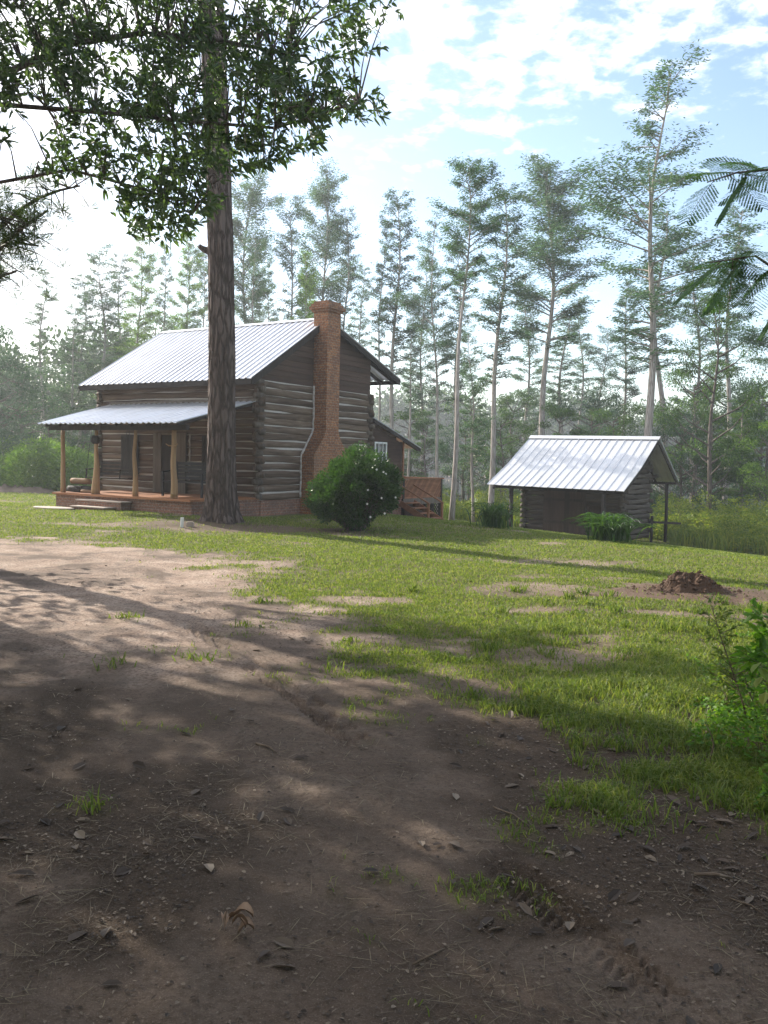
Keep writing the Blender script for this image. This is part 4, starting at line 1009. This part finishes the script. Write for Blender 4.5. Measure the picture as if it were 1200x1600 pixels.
# ------------------------------------------------------------------ big pine in front of the porch
PB = Vector((-3.93, 20.7, 0)); PB.z = tz(PB.x, PB.y)
PT = empty('pine_tree', PB, 0, label='big old pine with thick plated bark standing before the porch', cat='tree')
na_, nh_ = 72, 420; zz = np.linspace(-.4, 21, nh_); th = np.linspace(0, 2*math.pi, na_, endpoint=False)
TH, ZZ = np.meshgrid(th, zz)
rad_ = np.interp(ZZ, [-.4, .0, .25, .7, 1.6, 4, 8, 12, 21], [.62, .48, .395, .34, .305, .28, .262, .245, .14])
flare = np.exp(-np.clip(ZZ+.4, 0, 9)/.45)*.16*np.sin(TH*5+1)
pl = fbm((TH*11/6.283*2)+3, ZZ*1.25, 2, 2); u_ = TH/6.283*15; cell = vnoise(np.floor(u_+.35*np.sin(ZZ*3))*7.7, np.floor(ZZ*3.4+np.floor(u_)*.37)*3.1)
ridge = np.abs(((u_+.4*np.sin(ZZ*2.4)) % 1)-.5)*2; ridge = sst(.95, .6, ridge)
rad_ = rad_+flare+ridge*.024+cell*.018*ridge+(fbm(TH*14, ZZ*7, 3, 3)-.5)*.022
cxx = .10*np.sin(ZZ*.28)-.042*ZZ*.22; cyy = .05*np.sin(ZZ*.3+1)
LEAN = -.016
V = np.stack([cxx+LEAN*ZZ+rad_*np.cos(TH), cyy+rad_*np.sin(TH), ZZ], -1).reshape(-1, 3); ii = np.arange(na_*nh_).reshape(nh_, na_); j2 = np.roll(ii, -1, 1)
F = np.stack([ii[:-1], j2[:-1], j2[1:], ii[1:]], -1).reshape(-1, 4)
ptr = np_obj('trunk', V, F, 'pine_bark', PT, True)
def pxl(z): return .10*math.sin(z*.28)-.042*z*.22+LEAN*z
m = MB(); z = 6.35; m.tube([(pxl(z)-.25, 0, z), (pxl(z)-.42, -.03, z+.06), (pxl(z)-.50, -.03, z+.13)], [.09, .07, .05], 9, 0, True, .2); m.build('branch_stub', 'pine_bark', ptr)
m = MB(); z = 8.6; m.tube([(pxl(z)-.2, 0, z), (pxl(z)-.45, -.03, z+.03)], [.11, .08], 9, 0, True, .2); m.build('branch_stub', 'pine_bark', ptr)
def needle_tufts(C, per, L, r):
    PP = np.repeat(C, per, 0); D = norm(r.normal(size=PP.shape))+np.array([0, 0, .35]); n_ = len(PP)
    return cards(PP+D*.02, D, L*(.7+.5*r.random(n_)), .007+.004*r.random(n_), None, r)
r = np.random.default_rng(31); t = MB(); tufts = []
for i in range(44):
    h = 12.6+8.2*r.random(); az = r.random()*6.283; L = (1.6+2.6*r.random())*(1 if h < 18 else .6)
    if i < 5: h, az, L = 12.3+.35*i, (.05, -.25, 3.0, .3, -.6)[i], (4.6, 4.2, 4.0, 4.4, 3.6)[i]
    d = np.array([math.cos(az), math.sin(az), .25]); b = np.array([pxl(h), 0, h]); pts = [b+d*L*q+np.array([0, 0, .25*math.sin(q*3)]) for q in (0, .3, .6, 1)]
    t.tube([tuple(q) for q in pts], [.07, .05, .035, .015], 5, 0, True, 0, False)
    for j in range(26):
        q = .35+.65*r.random(); c = b+d*L*q+np.array([0, 0, .25*math.sin(q*3)])+r.normal(size=3)*np.array([.45, .45, .28]); tufts.append(c)
        if j % 3 == 0: t.tube([tuple(b+d*L*max(.3, q-.15)), tuple(c)], [.018, .008], 4, 0, True, 0, False)
t.build('limb', 'dark_bark', PT)
V, F = needle_tufts(np.array(tufts), 55, .24, r); np_obj('crown', V, F, 'needle', PT)
# second pine outside the left edge, its boughs reach into the picture
P2 = Vector((-9.3, 15.5, 0)); P2.z = tz(P2.x, P2.y)
PN = empty('pine_tree', P2, 0, label='pine at the left edge whose thin needled boughs reach into the sky', cat='tree')
t = MB(); t.tube([(0, 0, -.4), (.05, 0, 4), (-.05, .1, 9), (.1, 0, 14)], [.28, .22, .17, .07], 12); t.build('trunk', 'pine_bark', PN)
t = MB(); tufts = []
def bough(p0, p1, sag, k, sp=.32):
    p0 = np.array(p0)-np.array(P2); p1 = np.array(p1)-np.array(P2); pts = [p0+(p1-p0)*q+np.array([0, 0, sag*math.sin(q*3.1)]) for q in np.linspace(0, 1, 7)]
    t.tube([tuple(q) for q in pts], [.05*(1-.8*q)+.006 for q in np.linspace(0, 1, 7)], 5, 0, True, 0, False)
    for j in range(k):
        q = .2+.8*r.random(); f_ = q*6; i_ = min(5, int(f_)); b = pts[i_]+(pts[i_+1]-pts[i_])*(f_-i_); c = b+r.normal(size=3)*np.array([sp, sp, sp*.8]); tufts.append(c)
        t.tube([tuple(b), tuple((b+c)/2+np.array([0, 0, .05])), tuple(c)], [.012, .009, .005], 4, 0, True, 0, False)
for (a, b, s_, k) in (((-60, 430, 14.5), (125, 292, 14.5), .35, 34), ((-60, 470, 14.2), (75, 330, 14), .2, 26), ((-70, 330, 14.8), (40, 370, 14.3), .2, 30), ((-80, 420, 15), (60, 385, 14.6), .2, 34), ((-70, 480, 14.8), (25, 425, 14.6), .1, 22)):
    bough(at(*a), at(*b), s_, k)
for i in range(16):
    az = r.random()*6.28; h = 7+6.5*r.random(); p0 = np.array(P2)+np.array([0, 0, h]); 
    if math.cos(az) > .2: az += math.pi
    bough(p0, p0+np.array([math.cos(az)*2.4, math.sin(az)*2.4, .5]), .2, 16)
bough(np.array(P2)+np.array([0, 0, 6.0]), at(-60, 430, 14.5), .2, 2); bough(np.array(P2)+np.array([0, 0, 5.3]), at(-70, 470, 14.8), .2, 2)
t.build('limb', 'dark_bark', PN); V, F = needle_tufts(np.array(tufts), 60, .2, r); np_obj('crown', V, F, 'needle', PN)

# ------------------------------------------------------------------ magnolia whose limbs hang over the upper left
MG = Vector((-7.6, 11.6, 0)); MG.z = tz(MG.x, MG.y)
MT = empty('magnolia_tree', MG, 0, label='broad leaved evergreen whose dark glossy foliage hangs over the upper left', cat='tree')
r = np.random.default_rng(77)
BLOBS = [  # image column, row, radii, distance, number of twigs
    (40, 30, 130, 100, 12.3, 200), (190, 40, 140, 95, 12.6, 150), (340, 60, 130, 110, 12.4, 170), (470, 60, 105, 95, 12.6, 105), (570, 30, 55, 60, 12.9, 22),
    (60, 110, 80, 50, 12.0, 40), (170, 140, 90, 60, 12.2, 75), (270, 170, 80, 70, 12.0, 70), (380, 160, 100, 80, 12.2, 105), (500, 150, 70, 50, 12.5, 48), (440, 205, 75, 45, 12.2, 46), (560, 165, 45, 26, 12.7, 14), (375, 245, 50, 28, 12.1, 22),
    (130, 215, 70, 42, 12.0, 44), (225, 268, 70, 52, 12.0, 62), (290, 300, 52, 62, 11.9, 52), (210, 330, 26, 40, 12.0, 15), (255, 355, 46, 26, 12.1, 20), (300, 240, 46, 40, 11.9, 26), (10, 160, 20, 60, 11.8, 14), (90, 265, 45, 22, 12.1, 12),
    (0, -90, 220, 80, 12.6, 110), (250, -100, 230, 90, 12.8, 150), (500, -100, 150, 80, 12.8, 80), (120, -260, 260, 110, 13, 130), (420, -260, 200, 110, 13, 110), (-200, 0, 140, 160, 12.5, 120), (200, -430, 300, 110, 12.8, 130), (560, -300, 140, 110, 12.6, 60), (650, -180, 110, 80, 12.4, 45)]
LP = []; LD = []; t = MB()
SPI = [(-230, 330, 11.9), (-60, 150, 12.2), (100, 70, 12.5), (220, 52, 12.6), (330, 60, 12.5), (450, 85, 12.4)]
SP2 = [(-230, 300, 11.9), (-30, 330-40, 12), (110, 265, 12), (240, 300, 12), (300, 335, 12)]
SP3 = [(-220, 150, 12.2), (0, -60, 12.7), (200, -140, 12.8), (420, -170, 12.8), (600, -160, 12.7)]
SP4 = [(-40, 160, 12.2), (150, 175, 12.1), (300, 190, 12.0), (430, 200, 12.2), (560, 160, 12.6)]
nodes = []
for sp, r0 in ((SPI, .06), (SP2, .03), (SP3, .08), (SP4, .035)):
    pts = [np.array(at(*q))-np.array(MG) for q in sp]; t.tube([tuple(q) for q in pts], [r0*(1-.75*k/len(pts)) for k in range(len(pts))], 7)
    for k in range(len(pts)-1):
        for q in np.linspace(0, 1, 6): nodes.append(pts[k]+(pts[k+1]-pts[k])*q)
    t.tube([(0, 0, 3.2 if r0 < .05 else 4.5), tuple(pts[0])], [r0*1.3, r0], 7)
nodes = np.array(nodes)
for (px, py, rx, ry, D_, n_) in BLOBS:
    for i in range(int(n_*1.35)):
        a = r.random()*6.283; q = r.random()**.5; c = np.array(at(px+math.cos(a)*q*rx, py+math.sin(a)*q*ry, D_+r.normal()*.55))-np.array(MG)
        if r.random() < .3:
            j = np.argmin(((nodes-c)**2).sum(1)); b = nodes[j]; t.tube([tuple(b), tuple(b*.5+c*.5+np.array([0, 0, .12])), tuple(c)], [.014, .009, .005], 4, 0, True, 0, False)
        ax = norm((c-np.array([0, 0, 5.0])+r.normal(size=3)*1.6)[None])[0]; m_ = int(r.integers(7, 13))
        an = r.random(m_)*6.283; s1 = norm(np.cross(ax, [.3, .2, .9])[None])[0]; s2 = np.cross(ax, s1)
        el = .2+.9*r.random(m_); dd = ax*np.cos(el*1.5)[:, None]+(s1*np.cos(an)[:, None]+s2*np.sin(an)[:, None])*np.sin(el*1.5)[:, None]-np.array([0, 0, .1])
        LP.append(c+ax*(r.random(m_)[:, None]-.6)*.2); LD.append(dd)
def twig_at(c):
    ax = norm((c-np.array([0, 0, 5.0])+r.normal(size=3)*1.6)[None])[0]; m_ = int(r.integers(7, 12)); dd = ax+r.normal(size=(m_, 3))*.8-np.array([0, 0, .25])
    LP.append(c+ax*(r.random(m_)[:, None]-.6)*.14); LD.append(dd)
for i in range(7000):
    v = norm(r.normal(size=(1, 3)))[0]*r.random()**.45; c = np.array([-9.2, 9.4, 6.3])+v*np.array([4.6, 4.6, 3.6])
    if c[2] < 2.6 or (c[0] > -.50*c[1] and c[2] < 8): continue
    twig_at(c-np.array(MG))
LP = np.concatenate(LP); LD = np.concatenate(LD); n_ = len(LP)
V, F = leaves(LP, LD, .085+.085*r.random(n_), .028+.018*r.random(n_), .15, .12, r)
t.tube([(0, 0, -.4), (.05, .05, 2.5), (-.05, .1, 6), (.1, .1, 10), (.3, .1, 13)], [.3, .24, .19, .12, .05], 12)
t.build('trunk', 'dark_bark', MT); np_obj('foliage', V, F, 'magnolia_leaf', MT)

# ------------------------------------------------------------------ mimosa fronds at the right
MI = Vector((6.6, 8.6, 0)); MI.z = tz(MI.x, MI.y)
MM = empty('mimosa_tree', MI, 0, label='feathery mimosa reaching in from the right edge with fern-like fronds', cat='tree')
r = np.random.default_rng(5); t = MB(); LP = []; LD = []; LU = []
def frond(p, d, L, droop):
    """bipinnate leaf: rachis, paired pinnae, rows of tiny leaflets"""
    d = d/np.linalg.norm(d); sd = np.cross(d, [0, 0, 1.]); sd /= np.linalg.norm(sd); npn = 13
    t.tube([tuple(p+d*L*q+np.array([0, 0, -droop*L*q*q])) for q in (0, .35, .7, 1)], [.004, .003, .0025, .0015], 4, 0, True, 0, False)
    for i in range(npn):
        q = .12+.88*i/(npn-1); c = p+d*L*q+np.array([0, 0, -droop*L*q*q]); pl_ = L*.42*math.sin(.5+q*2.3)
        for s_ in (-1, 1):
            pd = sd*s_+d*.75+np.array([0, 0, -.30-droop*.4*r.random()]); pd /= np.linalg.norm(pd); k = 20
            u = np.linspace(.05, 1, k)[:, None]; b = c+pd*pl_*u; pn = np.cross(pd, [0, 0, 1.]); pn /= np.linalg.norm(pn)
            for s2 in (-1, 1): LP.append(b); LD.append(np.repeat((pn*s2+pd*.5)[None], k, 0)); LU.append(np.repeat(np.cross(pn, pd)[None], k, 0))
B1 = [np.array(at(*q)) for q in ((1330, 290, 8.2), (1230, 262, 7.9), (1150, 270, 7.7), (1105, 285, 7.6))]
B2 = [np.array(at(*q)) for q in ((1330, 500, 8.2), (1240, 440, 7.9), (1180, 400, 7.7), (1110, 410, 7.5))]
B3 = [np.array(at(*q)) for q in ((1330, 380, 8.6), (1230, 400, 8.3), (1180, 440, 8.2))]
mi = np.array(MI)
for Bn, ks in ((B1, ((1075, 330), (1085, 262), (1110, 235), (1130, 300), (1150, 240), (1180, 250), (1190, 310), (1215, 280), (1125, 330))),
               (B2, ((1075, 430), (1090, 400), (1060, 455), (1105, 470), (1120, 400), (1140, 460), (1170, 380), (1190, 420), (1100, 480), (1180, 470))), (B3, ((1190, 400), (1200, 430), (1170, 450), (1150, 440)))):
    t.tube([tuple(q-mi) for q in Bn], [.022, .014, .009, .005][:len(Bn)], 6)
    t.tube([(0, 0, 2.6), tuple(Bn[0]-mi)], [.05, .035], 6)
    for (fx, fy) in ks:
        tip = np.array(at(fx, fy, 7.5+r.random()*.7)); s0 = min((Bn[i]+(Bn[i+1]-Bn[i])*q for i in range(len(Bn)-1) for q in np.linspace(0, 1, 5)), key=lambda b: abs(np.linalg.norm(b-tip)-.45))
        dd = tip-s0; L = float(np.clip(np.linalg.norm(dd), .3, .5)); frond(s0-mi, dd, L, .18)
    for i in range(4):
        b = Bn[0]+(Bn[1]-Bn[0])*r.random(); frond(b-mi, r.normal(size=3)+np.array([0, 0, -.2]), .42, .3)
LP = np.concatenate(LP); LD = np.concatenate(LD); LU = np.concatenate(LU)
V, F = cards(LP, LD, .024, .0075, LU+r.normal(size=LU.shape)*.25, r)
t.tube([(0, 0, -.3), (.1, 0, 1.5), (-.02, 0, 3.2), (.2, .1, 5)], [.11, .09, .06, .03], 9)
t.build('trunk', 'dark_bark', MM); np_obj('foliage', V, F, 'mimosa_leaf', MM)

# ------------------------------------------------------------------ weeds at the right edge
def weed_patch():
    r = np.random.default_rng(55); n_ = 48000; x = r.uniform(1.6, 5.2, n_); y = r.uniform(2.6, 8.2, n_)
    edge = np.interp(y, [2.6, 3.6, 4.4, 5.2, 6.2, 7.2, 8.2], [2.2, 1.75, 1.60, 1.75, 2.25, 2.9, 3.6]); k = (x > edge+(fbm(x*2.5, y*2.5, 3, 12)-.5)*1.1) & (fbm(x*2.2, y*2.2, 3, 44) > .43)
    x, y = x[k], y[k]; n_ = len(x); h = (.05+.26*fbm(x*1.8, y*1.8, 3, 13))*np.clip((x-np.interp(y, [2.6, 4.4, 8.2], [2.0, 1.5, 3.4]))*1.5+.35, .3, 1.7)
    z = terr(x, y)+h*r.random(n_)**.6; D = np.stack([r.normal(size=n_), r.normal(size=n_), .2+r.normal(size=n_)*.4], 1); U = np.stack([r.normal(size=n_)*.5, r.normal(size=n_)*.5, np.ones(n_)], 1)
    L = .018+.028*r.random(n_); V, F = leaves(np.stack([x, y, z], 1), D, L, L*.6, .15, .1, r, U)
    tag(np_obj('weed_patch', V, F, 'weed_leaf'), 'low leafy green weeds spreading in from the lower right edge', 'weeds', kind='stuff')
weed_patch()
def tall_weed(px, py, topx, topy, n_, ls, label, seed, mt='weed_leaf', spread=.1):
    b = on_ground(px, py); tp_ = at(topx, topy, b.y)-b; r = np.random.default_rng(seed); e = empty('tall_weed', b, 0, label=label, cat='weed', group='tall weeds at the right edge')
    t = MB(); pts = [tp_*q+Vector((.03*math.sin(q*4+seed), .02*math.sin(q*6), 0)) for q in (0, .25, .5, .75, 1)]; t.tube(pts, [.006, .005, .004, .003, .0015], 5)
    P_ = []; D_ = []
    for i in range(n_):
        q = .12+.88*r.random(); k = min(3, int(q*4)); c = pts[k].lerp(pts[k+1], q*4-k); a = r.random()*6.28; L = spread*(.5+r.random())*(1.2-q*.6)
        tw = Vector((math.cos(a)*L, math.sin(a)*L, L*.6)); t.tube([c, c+tw], [.002, .001], 3, 0, True, 0, False)
        for j in range(6): P_.append(np.array(c+tw*(.3+.7*r.random()))); D_.append(r.normal(size=3)*.7+np.array([math.cos(a), math.sin(a), .3]))
    t.build('stem', 'twig', e); V, F = leaves(np.array(P_), np.array(D_), ls*(.6+.8*r.random(len(P_))), ls*.38, .15, .15, r); np_obj('leaves', V, F, mt, e)
tall_weed(1165, 1140, 1118, 945, 70, .035, 'tallest thin weed stem leaning left with a tufted top', 1, 'grass_tall', .13)
tall_weed(1185, 1130, 1160, 1010, 40, .045, 'bushy weed stem just right of the tallest one', 2, 'weed_leaf', .12)
tall_weed(1140, 1120, 1150, 1030, 40, .04, 'shorter weed stem in front of the tallest one', 3, 'grass_tall', .10)
tall_weed(1215, 1160, 1190, 960, 50, .07, 'broad leaved weed at the right edge behind the yellow leaves', 4, 'weed_leaf', .14)
tall_weed(1108, 1200, 1106, 1130, 1, .01, 'short bare brown stick standing in the weeds', 6, 'dry_grass', .01)
b = on_ground(1215, 1190); e = empty('vine_sprig', b, 0, label='sprig with big bright yellow green leaves at the right edge', cat='plant'); t = MB(); P_ = []; D_ = []
tip = at(1188, 1035, b.y)-b; t.tube([Vector((0, 0, 0)), tip*.5+Vector((.03, 0, 0)), tip], [.005, .004, .002], 5)
for q, dx in ((1, -.06), (.93, .05), (.86, -.05), (.8, .06), (.7, -.03), (.95, .0)): P_.append(np.array(tip*q)); D_.append(np.array([dx*10, -.5, -.25]))
t.build('stem', 'twig', e); V, F = leaves(np.array(P_), np.array(D_), .095, .062, .1, .2, rng, np.tile([0, .6, 1.], (6, 1))); np_obj('leaves', V, F, 'marsh_leaf', e)
# curled dead leaves, sticks
b = on_ground(368, 1465); m = MB()
for i in range(6):
    a = i*1.1+.3; L = .055+.012*(i % 3); d = Vector((math.cos(a), math.sin(a)*.6, .18)); s_ = Vector((-d.y, d.x, .2)); c = Vector((.035*math.cos(a*2), .02*math.sin(a), .006+.012*i))
    V = []; 
    for k in range(6):
        q = k/5; w_ = .017*math.sin(.25+q*2.7); base = c+d*L*(q-.4)+Vector((0, 0, .028*math.sin(q*3.1)))
        V += [base-s_*w_+Vector((0, 0, .016)), base, base+s_*w_+Vector((0, 0, .018))]
    m.add(V, [(k*3+j, k*3+j+1, k*3+j+4, k*3+j+3) for k in range(5) for j in (0, 1)], 0, True)
o = m.build('dead_leaves', 'dead_leaf'); o.location = b; tag(o, 'little heap of curled brown dead leaves on the sand in front', 'dead leaves')
for (x0, y0, x1, y1, lab, rr_) in ((400, 1165, 432, 1180, 'short dark twig lying on the sand near the centre', .006), (770, 1265, 830, 1297, 'thin pale stick lying on the sand right of centre', .004), (990, 1120, 1050, 1190, 'long thin dry stalk lying in the grass at the right', .004), (645, 1512, 695, 1488, 'dark bent twig lying in the sand at the bottom', .004), (1085, 1370, 1145, 1376, 'straight pale stick at the lower right under the weeds', .007), (1140, 1408, 1200, 1440, 'pale dry stalk at the lower right corner', .003)):
    a = on_ground(x0, y0); c = on_ground(x1, y1); mid = (a+c)/2+Vector((.015, .01, .012)); m = MB(); m.tube([Vector((0, 0, .008)), mid-a, c-a+Vector((0, 0, .008))], [rr_, rr_, rr_*.5], 6, 0, True, .2); o = m.build('twig', 'twig'); o.location = a; tag(o, lab, 'twig')

# ------------------------------------------------------------------ haze
hz = MB(); hz.box((-420, -60, -5), (420, 330, 26)); hm = NT('haze')
pv = hm.n('ShaderNodeVolumePrincipled'); pv.inputs['Color'].default_value = (.90, .95, 1, 1); pv.inputs['Density'].default_value = .0012; pv.inputs['Anisotropy'].default_value = .4
hm.l(pv.outputs[0], hm.out.inputs['Volume']); M['haze'] = hm.m
HZ = True
if HZ: tag(hz.build('haze', 'haze'), kind='stuff')

# ------------------------------------------------------------------ light
EL, AZ = R(27.5), R(-46)
W = bpy.data.worlds.new('World'); S.world = W; W.use_nodes = True; nt = W.node_tree; N = nt.nodes; bg = N['Background']
class WN(NT):
    def __init__(s, t): s.t = t
w = WN(nt)
sky = w.n('ShaderNodeTexSky', sky_type='NISHITA', sun_disc=False, sun_elevation=EL, sun_rotation=AZ, air_density=1.0, dust_density=.8, ozone_density=1.0)
tc = w.n('ShaderNodeTexCoord'); sp = w.n('ShaderNodeSeparateXYZ'); w.l(tc.outputs['Generated'], sp.inputs[0])
zc = w.math('ADD', w.math('MAXIMUM', sp.outputs[2], 0.0), .10); cb = w.n('ShaderNodeCombineXYZ')
w.l(w.math('DIVIDE', sp.outputs[0], zc), cb.inputs[0]); w.l(w.math('DIVIDE', sp.outputs[1], zc), cb.inputs[1])
n1 = w.noise(cb.outputs[0], 9.5, 8, .6, .15); n2 = w.noise(cb.outputs[0], .8, 3, .5)
el = sp.outputs[2]
# more cloud high up and near the horizon, clear band between; more towards the sun
hi = w.n('ShaderNodeMapRange', interpolation_type='SMOOTHSTEP', _1=.30, _2=.42); w.l(el, hi.inputs[0])
lo = w.n('ShaderNodeMapRange', interpolation_type='SMOOTHSTEP', _1=.17, _2=.06); w.l(el, lo.inputs[0])
lf = w.n('ShaderNodeMapRange', interpolation_type='SMOOTHSTEP', _1=-.12, _2=-.34); w.l(sp.outputs[0], lf.inputs[0])
bias = w.math('ADD', w.math('ADD', w.math('MULTIPLY', hi.outputs[0], .125), w.math('MULTIPLY', lo.outputs[0], .05)), w.math('MULTIPLY', lf.outputs[0], .16))
v_ = w.math('ADD', w.math('ADD', w.math('MULTIPLY', n1, .75), w.math('MULTIPLY', n2, .25)), bias)
cm = w.n('ShaderNodeMapRange', interpolation_type='SMOOTHSTEP', _1=.55, _2=.80); w.l(v_, cm.inputs[0])
mixc = w.mix(w.math('MULTIPLY', cm.outputs[0], .85), sky.outputs[0], (9.5, 9.4, 9.6))
w.l(mixc, bg.inputs[0]); bg.inputs[1].default_value = .125
sl = bpy.data.lights.new('sun', 'SUN'); sl.energy = 5.0; sl.angle = R(.5); sl.color = (1, .93, .82); so = bpy.data.objects.new('sun', sl); COL.objects.link(so)
sd = Vector((math.sin(AZ)*math.cos(EL), math.cos(AZ)*math.cos(EL), math.sin(EL))); so.rotation_euler = sd.to_track_quat('Z', 'Y').to_euler()
S.view_settings.view_transform = 'Standard'; S.view_settings.look = 'None'; S.view_settings.gamma = 1; S.view_settings.exposure = 1.1
S.cycles.max_bounces = 6; S.cycles.volume_bounces = 0; S.cycles.transparent_max_bounces = 4; S.cycles.use_denoising = True
S.cycles.volume_step_rate = 4; S.cycles.volume_max_steps = 64
